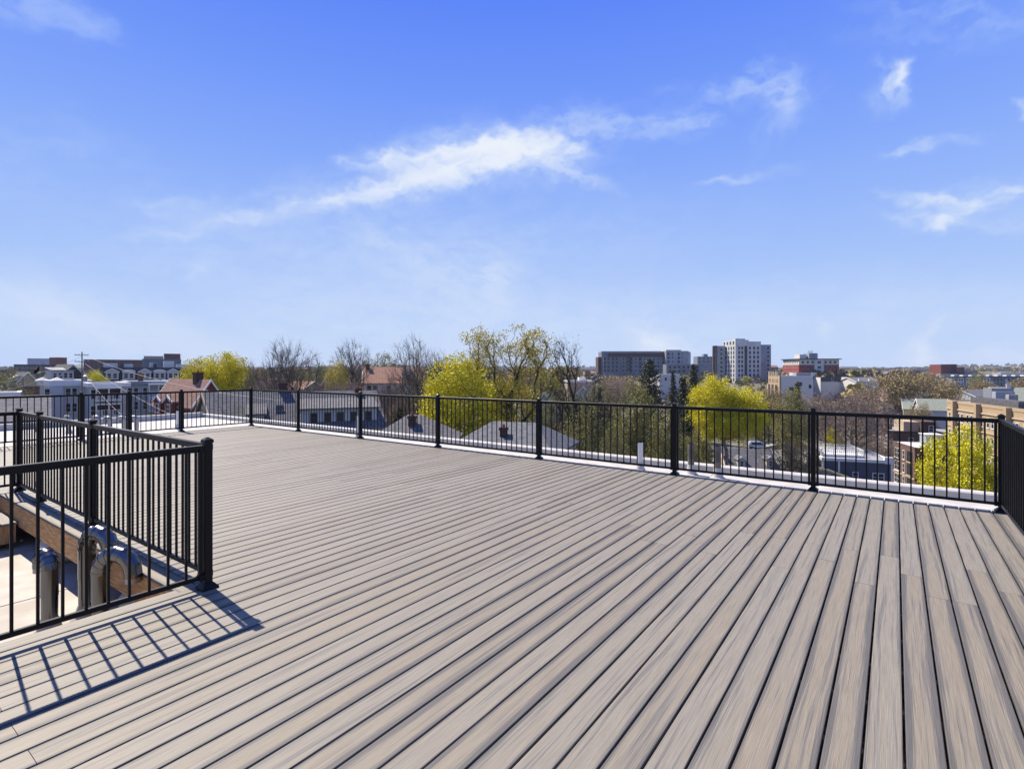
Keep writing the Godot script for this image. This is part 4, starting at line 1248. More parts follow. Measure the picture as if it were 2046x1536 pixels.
func town_middle() -> void:
	var W := M("white_trim")
	# hipped dark roof just over the parapet
	var x := bld("house", "dark grey hipped roof with a brick chimney below the bright yellow tree", "house", 722, 898, 888, 47, 0.0, 8.5)
	wall(x, M("siding_pale"))
	hip(x, x.h - 0.05, 2.35, 1.2, M("shingle_grey"))
	chimney(x, Vector3(0.1, x.h + 0.9, 1.6), Vector3(0.65, 1.4, 0.65), M("brick_dark"))
	x = bld("house", "bluish shingled hip roof with a small chimney behind the middle of the railing", "house", 890, 1095, 902, 46, -0.35, 9.0)
	wall(x, M("siding_white"))
	hip(x, x.h - 0.05, 2.2, 4.5, M("shingle_blue"))
	chimney(x, Vector3(-0.2, x.h + 0.7, 2.3), Vector3(0.55, 1.15, 0.55), M("brick_dark"))
	x = bld("house", "mossy dark hipped roof among the shrubs left of the white vent stack", "house", 1100, 1245, 914, 58, 0.15, 9.0)
	wall(x, M("siding_tan"))
	hip(x, x.h - 0.05, 1.9, 2.5, M("shingle_dark"))
	x = bld("house", "pale grey roof with one dormer behind the white vent stack", "house", 1262, 1346, 898, 84, 0.15, 9.0, -17.0)
	wall(x, M("siding_tan")); gable(x, x.h, 2.6, M("shingle_grey"), M("siding_tan"), W)
	dormer(x, Vector3(0.8, x.h + 0.2, x.d / 2 - 0.7), 1.8, 1.5, 3.0, M("siding_pale"), M("shingle_grey"), W)
	x = bld("house", "rust brown roofed house with pale walls and a white topped chimney", "house", 728, 850, 764, 128, 0.25, 11.0)
	wall(x, M("stucco")); gable(x, x.h, 3.6, M("shingle_rust"), M("stucco"), W, false, 0.5)
	chimney(x, Vector3(-x.w / 2 + 0.8, x.h + 2.2, 0.6), Vector3(0.9, 2.2, 0.8), M("brick_dark"))
	dormer(x, Vector3(3.2, x.h + 0.3, x.d / 2 - 0.8), 2.6, 1.9, 3.2, M("siding_pale"), M("shingle_green"), W)
	for y in [1.6, 4.6]:
		for u in [-6.0, -4.6, -1.5, 1.5, 4.6]: win(x, "front", u, y, 0.95, 1.7, M("dark_trim"), 1)
	x = bld("house", "small white gabled house end between the bare trees", "house", 641, 660, 772, 118, -0.3, 8.0)
	wall(x, M("siding_white")); gable(x, x.h, 1.6, M("shingle_grey"), M("siding_white"), W, true)
	x = bld("house", "low house with a tan roof behind the large bare tree", "house", 566, 604, 778, 112, -0.2, 8.0)
	wall(x, M("siding_white")); gable(x, x.h, 1.5, M("shingle_rust"), M("siding_white"), W)
	x = bld("house", "flat white roofed building seen through the large bare tree", "house", 500, 560, 758, 190, 0.0, 12.0)
	wall(x, M("brick_brown")); flat_top(x, M("flat_white"), W, 0.3, 0.2, 0.4)
	x = bld("house", "grey gabled house half hidden by trees behind the middle railing post", "house", 1062, 1112, 818, 84, -0.12, 9.0)
	wall(x, M("siding_pale")); gable(x, x.h, 2.6, M("shingle_grey"), M("siding_pale"), W, true)
	for y in [0.3, 3.0]:
		for u in [-1.0, 1.0]: win(x, "front", u, y, 0.8, 1.4, M("dark_trim"), 1, true)
	x = bld("house", "long white flat roof beyond the leaning bare tree", "building", 1138, 1186, 762, 190, 0.05, 12.0)
	wall(x, M("siding_tan")); flat_top(x, M("flat_white"), W, 0.3, 0.3, 0.4)
	block(x, "roof_unit", Vector3(0.0, x.h, -2), Vector3(2.4, x.h + 1.4, 1), W)
	x = bld("house", "white gabled house end behind the leaning bare tree", "house", 1152, 1180, 788, 108, -0.4, 9.0)
	wall(x, M("siding_white")); gable(x, x.h, 1.5, M("shingle_grey"), M("siding_white"), W, true)
	# long apartment building on the ridge
	x = bld("apartment_building", "long dark grey apartment building with rust coloured top floor on the ridge", "building", 1202, 1332, 705, 430, -0.02, 18.0)
	wall(x, M("panel_dark"))
	block(x, "top_floor", Vector3(-x.w / 2 + 5.0, x.h - 3.3, x.d / 2 + 0.01), Vector3(x.w / 2 - 1.5, x.h - 0.1, x.d / 2 + 0.25), M("panel_rust"))
	block(x, "roof_edge", Vector3(-x.w / 2 - 0.2, x.h, -x.d / 2), Vector3(x.w / 2, x.h + 1.4, x.d / 2 + 0.8), M("panel_grey"))
	block(x, "bay", Vector3(-x.w / 2 - 2.6, 0, -x.d / 2 + 2.0), Vector3(-x.w / 2 - 0.01, x.h - 3.2, x.d / 2 - 1.0), M("brick_dark"))
	block(x, "corner_bay", Vector3(-x.w / 2 + 1.0, 0, x.d / 2 + 0.01), Vector3(-12.0, x.h - 3.6, x.d / 2 + 3.0), M("panel_dark"))
	for y in [1.8, 4.9, 8.0, 11.1, 14.2]:
		for u in [-8.5, -6.0, -2.5, 1.5, 5.0, 8.5, 12.5, 16.0, 19.5, 23.0]:
			if y < 2.0 and u in [1.5, 5.0, 12.5]: continue
			win(x, "front", u, y, 2.0, 2.1, M("dark_trim") if u in [-2.5, 5.0] else W, 1)  # most frames are white to stand for bright reflections in the glass
		if y > 4.0:
			for u in [-24.0, -21.0, -17.5, -14.5]: part(x.n, "window", window_mesh(1.6, 1.9, M("dark_trim"), 1)[0], Vector3(u, x.h - y, x.d / 2 + 3.003))
	for u in [-4.2, 24.8]:
		for y in [3.0, 6.1, 9.2, 12.3]: block(x, "balcony", Vector3(u - 1.5, x.h - y - 1.0, x.d / 2 + 0.3), Vector3(u + 1.5, x.h - y, x.d / 2 + 1.8), M("brick_dark"))
	x = bld("apartment_building", "light grey wing with a curved end on the ridge", "building", 1331, 1376, 701, 424, 0.0, 16.0)
	wall(x, M("panel_grey"))
	block(x, "roof_edge", Vector3(-x.w / 2, x.h, -x.d / 2), Vector3(3.0, x.h + 0.9, x.d / 2 + 0.3), M("panel_white"))
	var b := MB.new()
	b.lathe([Vector2(5.6, 0), Vector2(5.6, x.h - 0.6), Vector2(0.01, x.h - 0.59)], 20)
	part(x.n, "curved_end", b.mesh(M("panel_grey")), Vector3(x.w / 2 - 2.6, 0, x.d / 2 - 5.0))
	for y in [2.4, 5.5, 8.6]:
		for u in [-7.0, -3.8, 1.2, 4.0]: win(x, "front", u, y, 1.6, 1.9, W if u == -3.8 or u == 4.0 else M("dark_trim"), 1)
	for a in [-0.1, 0.12, 0.34, 0.56]:
		var p := Vector3(x.w / 2 - 2.6 + 5.62 * sin(a + 0.5), 0, x.d / 2 - 5.0 + 5.62 * cos(a + 0.5))
		block(x, "mullion", Vector3(p.x - 0.2, x.h - 10.5, p.z - 0.2), Vector3(p.x + 0.2, x.h - 1.6, p.z + 0.2), M("panel_white"))
	x = bld("apartment_building", "low dark grey annex in front of the light grey wing", "building", 1332, 1401, 728, 405, 0.0, 10.0)
	wall(x, M("panel_dark"))
	for y in [2.0, 5.0]:
		for u in spread_row(7, x.w - 2.0): win(x, "front", u, y, 1.5, 1.7, M("dark_trim"), 1)
	block(x, "canopy", Vector3(-8.0, x.h - 4.0, x.d / 2 + 0.01), Vector3(-4.0, x.h - 3.7, x.d / 2 + 1.5), W)
	block(x, "canopy", Vector3(2.0, x.h - 5.4, x.d / 2 + 0.01), Vector3(6.5, x.h - 5.1, x.d / 2 + 1.5), W)
	x = bld("house", "white flat roofed house between the dark evergreens", "house", 1318, 1358, 748, 260, 0.2, 10.0)
	wall(x, M("siding_white")); flat_top(x, M("flat_white"), W, 0.2, 0.1, 0.3)
	for u in [-2.0, 2.0]: win(x, "front", u, 2.2, 1.0, 1.4, M("dark_trim"))
	x = bld("apartment_building", "small dark building with bright windows far behind the white tower", "building", 1394, 1428, 712, 620, 0.0, 14.0)
	wall(x, M("panel_dark"))
	for y in [2.4, 6.0]:
		for u in spread_row(4, x.w - 1.0): win(x, "front", u, y, 3.0, 2.0, W, 0)
	block(x, "penthouse", Vector3(-1.0, x.h, -3), Vector3(3.5, x.h + 3.0, 3), M("panel_dark"))
	# white tower
	x = bld("residential_tower", "white residential tower with a sunlit narrow side, ten floors", "building", 1470, 1521, 682, 360, 0.12, 17.0)
	var px := x.w / 2
	wall(x, M("panel_white"))
	var top := MB.new()       # the roofline steps down from the corner
	top.box(Vector3(-px, x.h, x.d / 2 - 6.0), Vector3(-px + 7.0, x.h + 1.9, x.d / 2))
	top.box(Vector3(-px + 7.0, x.h, x.d / 2 - 6.0), Vector3(-px + 9.5, x.h + 1.0, x.d / 2))
	part(x.n, "parapet", top.mesh(M("panel_white")))
	block(x, "side_parapet", Vector3(-px, x.h, -x.d / 2), Vector3(-px + 0.6, x.h + 1.0, x.d / 2 - 6.0), M("panel_white"))
	block(x, "dark_strip", Vector3(-px + 6.5, x.h - 25.5, x.d / 2 + 0.01), Vector3(-px + 8.4, x.h - 3.2, x.d / 2 + 0.1), M("glass"))
	var rows := []
	for k in 8: rows.append(4.5 + 3.05 * k)
	for y in rows:
		for u in [-px + 2.6, -px + 4.8]: win(x, "front", u, y, 1.5, 2.2, M("panel_white"), 0)
		for u in [-px + 10.4, -px + 13.4, -px + 16.2]: win(x, "front", u, y, 1.6, 2.2, M("panel_white"), 0)
		for u in spread_row(5, x.d - 1.0): win(x, "left", u, y, 1.7, 2.4, M("panel_white"), 0)
	for u in spread_row(4, x.d - 1.0): win(x, "left", u, 0.9, 2.0, 2.2, M("panel_white"), 0)
	win(x, "front", -px + 5.0, 29.5, 5.5, 3.2, M("panel_white"), 2)
	# big white letters on the crown of the tower, too far to read
	for e in [[0.6, 1.9, 1.4], [3.1, 1.0, 1.3], [4.7, 0.7, 1.0], [5.6, 0.9, 0.9], [6.7, 0.5, 1.5]]:
		block(x, "sign_letter", Vector3(-px + e[0], x.h - 1.6, x.d / 2 + 0.05), Vector3(-px + e[0] + e[1], x.h - 1.6 + e[2] * 1.5, x.d / 2 + 0.3), W)
	x = bld("residential_tower", "grey wing with a brown edge attached left of the white tower", "building", 1426, 1449, 691, 372, -0.32, 14.0)
	wall(x, M("panel_grey"))
	block(x, "brown_edge", Vector3(-x.w / 2 - 0.3, 0, -x.d / 2), Vector3(-x.w / 2 + 2.4, x.h + 0.2, x.d / 2 + 0.15), M("panel_rust"))
	for k in 8:
		win(x, "front", 1.4, 2.6 + 3.05 * k, 1.7, 1.9, M("panel_white"), 1)
		part(x.n, "window", window_mesh(0.8, 1.9, W, 0)[0], Vector3(-x.w / 2 + 1.4, x.h - 2.6 - 3.05 * k, x.d / 2 + 0.153))
	x = bld("residential_tower", "bluish grey rear wing attached right of the white tower", "building", 1517, 1541, 688.5, 378, -0.05, 14.0)
	wall(x, M("panel_grey"))
	for k in 9: win(x, "front", 2.2, 2.4 + 3.05 * k, 1.9, 1.9, W if k % 2 else M("panel_white"), 1)
	block(x, "base", Vector3(-x.w / 2, 0, x.d / 2 + 0.01), Vector3(x.w / 2 + 1.0, x.h - 27.0, x.d / 2 + 0.4), M("panel_dark"))
	# red and white building
	x = bld("office_building", "red and white building with dark overhanging roof and grey roof plant", "building", 1597, 1677, 718, 340, 0.0, 20.0)
	wall(x, M("panel_red"))
	block(x, "top_storey", Vector3(-x.w / 2 - 0.05, x.h - 3.4, -x.d / 2 - 0.05), Vector3(x.w / 2 + 0.05, x.h - 0.01, x.d / 2 + 0.06), M("stucco"))
	block(x, "white_bay", Vector3(-3.2, 0, x.d / 2 + 0.07), Vector3(2.8, x.h - 0.02, x.d / 2 + 0.6), M("panel_white"))
	block(x, "roof", Vector3(-x.w / 2 - 1.0, x.h, -x.d / 2 - 1.0), Vector3(x.w / 2 + 1.0, x.h + 0.5, x.d / 2 + 1.2), M("dark_trim"))
	for y in [1.8, 5.0, 8.2, 11.4]:
		for u in [-10.4, -7.2, -4.2, 4.2, 7.2, 10.2]:
			var o := part(x.n, "window", window_mesh(1.5, 2.2 if y > 3.0 else 1.6, M("panel_grey"), 1)[0], Vector3(u, x.h - y, x.d / 2 + 0.063))
		part(x.n, "window", window_mesh(2.2, 1.5, M("panel_grey"), 2)[0], Vector3(-0.2, x.h - y, x.d / 2 + 0.603))
		for u in spread_row(9, x.d - 1.5): part(x.n, "window", window_mesh(0.9, 1.5, W, 0)[0], Vector3(-x.w / 2 - 0.053, x.h - y, u), -PI / 2)
	block(x, "roof_plant", Vector3(-3.0, x.h + 0.5, -3), Vector3(2.6, x.h + 4.2, 4), M("panel_grey"))
	block(x, "roof_plant", Vector3(-8.0, x.h + 0.5, -5), Vector3(-3.6, x.h + 3.4, 2), M("stucco"))
	var an := MB.new()
	for k in 6: an.box(Vector3(-2.2 + k * 0.5, x.h + 4.2, 1.0 + 0.2 * k), Vector3(-2.05 + k * 0.5, x.h + 5.6 + 0.3 * (k % 3), 1.15 + 0.2 * k))
	an.box(Vector3(-2.3, x.h + 5.2, 1.4), Vector3(0.6, x.h + 5.3, 1.5))
	part(x.n, "antenna", an.mesh(M("steel")))

func town_right() -> void:
	var W := M("white_trim")
	# stepped-gable row houses with a blank white side wall
	var x := bld("row_house", "row house with pointed tan gables on its sunny side and a blank white end wall", "house", 1561, 1625, 752, 225, -0.25, 22.0)
	wall(x, M("stucco")); flat_top(x, M("flat_grey"), W, 0.25, 0.05, 0.3)
	block(x, "upper_box", Vector3(0.5, x.h, 2), Vector3(6.0, x.h + 1.6, 8), M("flat_grey"))
	for e in [[1.4, 3.2], [5.0, 4.2]]: win(x, "front", e[0], e[1], 1.0, 1.5, M("dark_trim"))
	for u in [-0.6, 0.4]: win(x, "front", u - 2.0, 5.2, 0.9, 1.3, M("dark_trim"))
	block(x, "brick_facade", Vector3(-x.w / 2 - 0.6, 0, -x.d / 2), Vector3(-x.w / 2 - 0.06, x.h + 0.4, x.d / 2 - 0.1), M("brick_tan"))
	for u in [-9.0, -6.2, -2.2, 0.6, 4.6, 7.4]:
		var g := MB.new()
		g.box(Vector3(-0.3, 0, -0.5), Vector3(0.45, 1.9, 0.5))
		part(x.n, "pinnacle", g.mesh(M("stone")), Vector3(-x.w / 2 - 0.55, x.h + 0.2, u))
		for y in [2.0, 5.2, 8.4]: part(x.n, "window", window_mesh(1.1, 1.8, M("stone"), 1)[0], Vector3(-x.w / 2 - 0.603, x.h - y, u), -PI / 2)
	for u in [-7.6, -0.8, 6.0]: block(x, "bay", Vector3(-x.w / 2 - 1.6, 0, u - 0.9), Vector3(-x.w / 2 - 0.61, x.h - 3.6, u + 0.9), M("stone"))
	x = bld("shop_building", "white walled block with a tall brick chimney stack", "building", 1600, 1632, 745.5, 245, 0.0, 10.0)
	wall(x, M("stucco")); flat_top(x, M("flat_white"), W, 0.2, 0.1, 0.2)
	for u in [-1.5, 2.0]: win(x, "front", u, 2.0, 0.9, 1.5, M("dark_trim"))
	block(x, "chimney_stack", Vector3(x.w / 2 - 0.6, 0, x.d / 2 + 0.1), Vector3(x.w / 2 + 1.3, x.h - 0.6, x.d / 2 + 1.6), M("brick_dark"))
	x = bld("shop_building", "low building with a black clad upper storey and one small window", "building", 1640, 1682, 754, 240, 0.0, 12.0)
	wall(x, M("stucco")); block(x, "upper_storey", Vector3(-x.w / 2, x.h - 1.9, x.d / 2 + 0.01), Vector3(x.w / 2, x.h + 0.2, x.d / 2 + 0.2), M("tar"))
	part(x.n, "window", window_mesh(0.8, 1.3, W, 0)[0], Vector3(0.5, x.h - 0.9, x.d / 2 + 0.203))
	x = bld("shop_building", "white stucco block with a sloping grey roof beside the low brown gables", "building", 1688, 1712, 754, 238, 0.12, 12.0)
	wall(x, M("stucco")); win(x, "front", 1.2, 1.9, 0.9, 1.6, M("dark_trim"))
	x = bld("shop_building", "white parapet building with two white chimneys", "building", 1712, 1758, 763, 230, 0.05, 12.0)
	wall(x, M("stucco")); gable(x, x.h, 1.8, M("shingle_grey"), M("stucco"), W)
	for u in [-3.6, 1.0]: block(x, "chimney", Vector3(u, x.h, x.d / 2 - 1.2), Vector3(u + 0.6, x.h + 1.4, x.d / 2 - 0.6), W)
	x = bld("school_building", "low brown building with grey roof and small pointed gables on the horizon", "building", 1688, 1792, 748, 410, 0.0, 18.0)
	wall(x, M("brick_dark")); gable(x, x.h, 2.6, M("shingle_grey"), M("brick_dark"), M("tar"), false, 0.6)
	for px in [1722.0, 1746.0, 1779.0]:
		dormer(x, Vector3((px - 1740.0) * 410.0 / F, x.h - 0.6, x.d / 2 + 0.5), 7.0, 0.8, 6.0, M("brick_dark"), M("shingle_grey"), M("stone"))
	block(x, "end_wall", Vector3(-x.w / 2 - 3.0, 0, -4), Vector3(-x.w / 2 - 0.01, x.h + 2.0, x.d / 2), M("stone"))
	x = bld("warehouse", "long flat dark roof on the horizon behind the pointed gables", "building", 1735, 1840, 741, 520, 0.0, 20.0)
	wall(x, M("brick_dark"))
	# brick block on the horizon at right
	x = bld("brick_tower", "red brick block with a darker side on the right horizon", "building", 1881, 1901, 728, 440, 0.0, 12.0)
	wall(x, M("brick_red"))
	block(x, "dark_side", Vector3(x.w / 2 + 0.01, 0, -x.d / 2), Vector3(x.w / 2 + 5.2, x.h + 0.2, x.d / 2 - 0.4), M("brick_dark"))
	block(x, "rear_block", Vector3(x.w / 2 + 5.22, 0, -x.d / 2), Vector3(x.w / 2 + 12.0, x.h - 2.4, x.d / 2 - 1.0), M("tar"))
	block(x, "low_block", Vector3(x.w / 2 + 12.02, 0, -x.d / 2), Vector3(x.w / 2 + 24.0, x.h - 5.5, x.d / 2 - 2.0), M("panel_dark"))
	block(x, "brick_annex", Vector3(x.w / 2 + 3.4, 0, x.d / 2), Vector3(x.w / 2 + 6.4, x.h - 4.0, x.d / 2 + 3.0), M("brick_red"))
	block(x, "white_base", Vector3(-x.w / 2 - 4.0, 0, x.d / 2 + 0.1), Vector3(x.w / 2 + 3.0, x.h - 7.6, x.d / 2 + 4.0), M("panel_grey"))
	x = bld("apartment_row", "long apartment row with alternating white and black bays at the right edge", "building", 1903, 2100, 754, 385, 0.0, 16.0)
	wall(x, M("panel_dark"))
	block(x, "roof_edge", Vector3(-x.w / 2 - 0.4, x.h, -x.d / 2), Vector3(x.w / 2, x.h + 0.8, x.d / 2 + 0.9), M("dark_trim"))
	var bays := [[1904, 1910], [1914, 1925], [1930, 1941], [1947, 1960], [1964, 1978]]
	for e in bays:
		var u0: float = (e[0] - 2001.5) * 385.0 / F
		var u1: float = (e[1] - 2001.5) * 385.0 / F
		block(x, "white_bay", Vector3(u0, x.h - 6.2, x.d / 2 + 0.01), Vector3(u1, x.h - 0.1, x.d / 2 + 0.6), M("panel_white"))
		block(x, "brick_base", Vector3(u0, 0, x.d / 2 + 0.01), Vector3(u1, x.h - 6.21, x.d / 2 + 0.6), M("brick_red"))
		for y in [1.7, 4.8, 7.9]:
			for t in [0.28, 0.72]: part(x.n, "window", window_mesh(1.2, 1.9, M("panel_white"), 1)[0], Vector3(lerpf(u0, u1, t), x.h - y, x.d / 2 + 0.603))
	for y in [1.7, 4.8, 7.9]:
		for k in 14: win(x, "front", -5.0 + k * 2.6, y, 1.5, 1.9, M("panel_grey"), 1)
	block(x, "banner", Vector3(2.4, x.h - 5.0, x.d / 2 + 0.3), Vector3(4.2, x.h - 1.2, x.d / 2 + 0.5), M("panel_white"))
	block(x, "banner", Vector3(2.4, x.h - 11.5, x.d / 2 + 0.3), Vector3(4.2, x.h - 5.02, x.d / 2 + 0.5), M("panel_red"))
	for k in 9: block(x, "roof_unit", Vector3(-30.0 + k * 6.4, x.h + 0.05, 0.0), Vector3(-27.4 + k * 6.4, x.h + 1.8, 3.0), M("flat_white"))
	# houses among the trees
	x = bld("house", "tan gabled house under the spreading brown tree", "house", 1764, 1816, 800, 178, -0.25, 10.0)
	wall(x, M("siding_tan")); gable(x, x.h, 3.0, M("shingle_rust"), M("siding_tan"), W, true)
	chimney(x, Vector3(-3.5, x.h + 0.6, 0), Vector3(0.8, 2.4, 0.8), M("brick_red"))
	for u in [-1.2, 1.2]: win(x, "front", u, -0.6, 1.0, 1.5, W)
	x = bld("house", "grey green roofed house left of the tan brick building", "house", 1806, 1860, 818, 160, -0.6, 11.0)
	wall(x, M("siding_tan")); gable(x, x.h, 2.7, M("shingle_green"), M("siding_tan"), W)
	x = bld("house", "broad grey roof directly behind the tan brick corner", "house", 1840, 1900, 820, 150, -0.5, 11.0)
	wall(x, M("siding_white")); gable(x, x.h, 2.9, M("shingle_green"), M("siding_white"), W)
	x = bld("house", "white gable with a steep roof between the brown trees", "house", 1850, 1872, 800, 172, -0.1, 9.0)
	wall(x, M("siding_white")); gable(x, x.h, 2.4, M("shingle_grey"), M("siding_white"), W, true)
	x = bld("house", "grey roofed house with a skylight behind the tan brick building", "house", 1950, 1990, 792, 190, 0.3, 10.0)
	wall(x, M("siding_white")); gable(x, x.h, 2.2, M("shingle_grey"), M("siding_white"), W)
	x = bld("house", "large pale green roof behind the rooftop box at the right edge", "house", 1988, 2080, 800, 150, -0.6, 12.0)
	wall(x, M("siding_white")); gable(x, x.h, 3.4, M("shingle_green"), M("siding_white"), W, false, 0.5)
	chimney(x, Vector3(-1.0, x.h + 2.8, 0), Vector3(0.9, 1.6, 0.8), M("stucco"))
	# tan brick building running toward the camera at the right
	var fa := at(1893, 801, 118)
	var fb := at(2140, 850, 78)
	var run := Vector3(fb.x - fa.x, 0, fb.z - fa.z)
	var n := run.cross(Vector3.UP).normalized()
	if n.dot(rgt) > 0: n = -n
	var turn := atan2(n.x, n.z)
	var base := fa; base.y = -27.0
	var c := base + run / 2.0 - n * 8.0
	x = House.new()
	x.w = run.length(); x.d = 16.0; x.h = fa.y + 27.0
	x.n = thing("tan_brick_building", "long tan brick building with rows of white sash windows at the right", "building", c, turn)
	wall(x, M("brick_tan")); flat_top(x, M("flat_grey"), M("brick_tan"), 0.25, 0.08, 0.3)
	for y in [1.6, 5.2, 8.9]:
		block(x, "belt_course", Vector3(-x.w / 2, x.h - y - 0.15 + 0.1, x.d / 2 + 0.01), Vector3(x.w / 2, x.h - y + 0.2, x.d / 2 + 0.22), M("stone"))
	var k := 0
	var u := -x.w / 2 + 1.6
	while u < x.w / 2 - 1.0:
		for y in [3.2, 6.9, 10.4]: win(x, "front", u, y, 1.05, 1.9, W, 1, true)
		u += 1.7 if k % 2 == 0 else 2.5
		k += 1
	for t in [0.115, 0.36, 0.62, 0.86]:
		block(x, "pilaster", Vector3(lerpf(-x.w / 2, x.w / 2, t) - 0.45, 0, x.d / 2 + 0.01), Vector3(lerpf(-x.w / 2, x.w / 2, t) + 0.45, x.h + 0.24, x.d / 2 + 0.9), M("brick_tan"))
	var sg := signf(run.dot(Basis(Vector3.UP, turn) * Vector3.RIGHT))
	for e in [[7.5, 11.0, 3.2, 1.0, 4.5, "panel_dark"], [11.1, 12.6, 2.6, 1.5, 4.5, "panel_grey"], [8.0, 26.0, 1.3, 4.6, 6.8, "tar"], [3.0, 4.6, 0.8, 2.0, 4.0, "tar"], [16.0, 17.2, 2.2, 3.0, 4.4, "flat_grey"]]:
		var a0: float = sg * (-x.w / 2 + e[0]); var a1: float = sg * (-x.w / 2 + e[1])
		block(x, "rooftop_box", Vector3(minf(a0, a1), x.h + 0.05, e[3]), Vector3(maxf(a0, a1), x.h + e[2], e[4]), M(e[5]))
	win(x, "back", 0.0, 3.0, 1.0, 1.4, W)
	# dark brick flats and the brown brick flats in front of them
	x = bld("brick_flats", "dark brown brick flats with grey roof and a brick stair tower", "building", 1776, 1925, 864, 128, -0.32, 13.0, -29.0)
	wall(x, M("brick_brown")); flat_top(x, M("flat_grey"), M("brick_dark"), 0.2, 0.06, 0.25)
	for y in [2.2, 5.2, 8.2]:
		for uu in [-4.4, -0.4, 4.2]: win(x, "left", uu, y, 2.0, 2.1, W, 2, true)
		for uu in [-3.0, 2.2, 4.2, 6.0]: win(x, "front", uu, y, 1.0, 1.7, W, 1, true)
	block(x, "stair_tower", Vector3(-1.0, x.h - 0.3, -1.0), Vector3(2.0, x.h + 2.6, x.d / 2 + 0.2), M("brick_dark"))
	block(x, "stair_tower_side", Vector3(-4.2, x.h - 0.2, -1.0), Vector3(-1.01, x.h + 2.4, x.d / 2 - 1.0), M("stone"))
	block(x, "roof_hatch", Vector3(-6.6, x.h, 1.0), Vector3(-5.5, x.h + 0.9, 2.0), M("brick_dark"))
	part(x.n, "window", window_mesh(1.0, 1.6, W, 1)[0], Vector3(1.0, x.h + 0.9, x.d / 2 + 0.203))
	x = bld("brick_flats", "low brick building with a black flat roof behind the dark flats", "building", 1768, 1830, 826, 165, -0.3, 12.0, -29.0)
	wall(x, M("brick_dark")); flat_top(x, M("tar"), M("brick_dark"), 0.2, 0.05, 0.3)
	for uu in spread_row(4, x.w - 2.0): win(x, "front", uu, 2.4, 1.0, 1.6, W, 1)
	block(x, "roof_unit", Vector3(-2.0, x.h, 0), Vector3(1.6, x.h + 0.9, 3.0), M("tar"))
	x = bld("brick_flats", "brown brick flats with triple white windows and a bright white roof", "building", 1828, 1925, 897, 112, -0.27, 11.0, -29.0)
	wall(x, M("brick_brown")); flat_top(x, M("flat_white"), M("brick_brown"), 0.15, 0.05, 0.2)
	for y in [2.2, 5.1, 8.0]:
		win(x, "left", 3.2, y, 2.5, 2.4, M("dark_trim"), 2, true)
		win(x, "left", 0.2, y, 1.1, 2.1, W, 1, true)
		win(x, "left", -3.1, y, 2.7, 2.2, W, 2, true)
		for e in [3.2, -3.1]: block(x, "stone_sill", Vector3(-x.w / 2 - 0.25, x.h - y - 1.3, e - 1.3), Vector3(-x.w / 2 - 0.01, x.h - y - 1.12, e + 1.3), M("stone"))
		for uu in [-3.0, 0.5]: win(x, "front", uu, y, 1.2, 1.8, M("dark_trim"), 1, true)
	block(x, "belt_course", Vector3(-x.w / 2 - 0.13, x.h - 6.75, -x.d / 2), Vector3(-x.w / 2 - 0.01, x.h - 6.5, x.d / 2), M("stone"))
	block(x, "roof_shed", Vector3(0.4, x.h, -4.0), Vector3(3.6, x.h + 2.2, -1.0), M("panel_grey"))
	block(x, "roof_shed_top", Vector3(0.2, x.h + 2.2, -4.2), Vector3(3.8, x.h + 2.35, -0.8), M("flat_white"))
	# blue clapboard building with a white railed roof deck
	x = bld("blue_building", "dark blue clapboard building with white trim and a white railed roof", "building", 1642, 1783, 918, 92, -0.32, 13.0, -27.0)
	wall(x, M("siding_blue"))
	flat_top(x, M("flat_grey"), W, 0.12, 0.12, 0.42)
	for uu in [-x.w / 2 + 0.15, -2.7, x.w / 2 - 0.15]: block(x, "corner_board", Vector3(uu - 0.14, 0, x.d / 2 + 0.005), Vector3(uu + 0.14, x.h - 0.45, x.d / 2 + 0.08), W)
	block(x, "end_pier", Vector3(x.w / 2 - 1.2, x.h - 0.5, x.d / 2 - 0.5), Vector3(x.w / 2 + 0.1, x.h + 0.6, x.d / 2 + 0.15), W)
	win(x, "front", 3.2, 2.9, 1.75, 1.5, W, 2, true)
	win(x, "front", -0.2, 2.9, 0.9, 1.5, W, 1, true)
	win(x, "front", -5.2, 4.1, 0.95, 1.2, W, 0, true)
	block(x, "roof_terrace", Vector3(-x.w / 2 + 0.2, x.h + 0.05, -x.d / 2 + 0.3), Vector3(1.6, x.h + 0.4, x.d / 2 - 1.6), M("flat_white"))
	var rails := [[Vector3(-x.w / 2 + 0.3, 0, x.d / 2 - 1.7), Vector3(1.5, 0, x.d / 2 - 1.7)], [Vector3(1.5, 0, x.d / 2 - 1.7), Vector3(1.5, 0, -x.d / 2 + 0.4)], [Vector3(-x.w / 2 + 0.3, 0, -x.d / 2 + 0.4), Vector3(1.5, 0, -x.d / 2 + 0.4)], [Vector3(-x.w / 2 + 0.3, 0, x.d / 2 - 1.7), Vector3(-x.w / 2 + 0.3, 0, -x.d / 2 + 0.4)], [Vector3(-x.w / 2 + 0.3, 0, 1.0), Vector3(1.5, 0, 1.0)], [Vector3(-x.w / 2 + 0.3, 0, -2.4), Vector3(1.5, 0, -2.4)]]
	for e in rails:
		var b := MB.new()
		var y := x.h + 0.4
		var dir: Vector3 = (e[1] - e[0])
		var m := int(dir.length() / 0.3)
		for q in [y + 0.08, y + 0.95]:
			b.tube(PackedVector3Array([e[0] + Vector3(0, q, 0), e[1] + Vector3(0, q, 0)]), PackedFloat32Array([0.05, 0.05]), 4)
		for q in m + 1:
			var p: Vector3 = e[0] + dir * q / m
			b.cbox(p + Vector3(0, y + 0.5, 0), Vector3(0.05, 0.95, 0.05) if q % 6 else Vector3(0.14, 1.15, 0.14))
		part(x.n, "roof_railing", b.mesh(W))
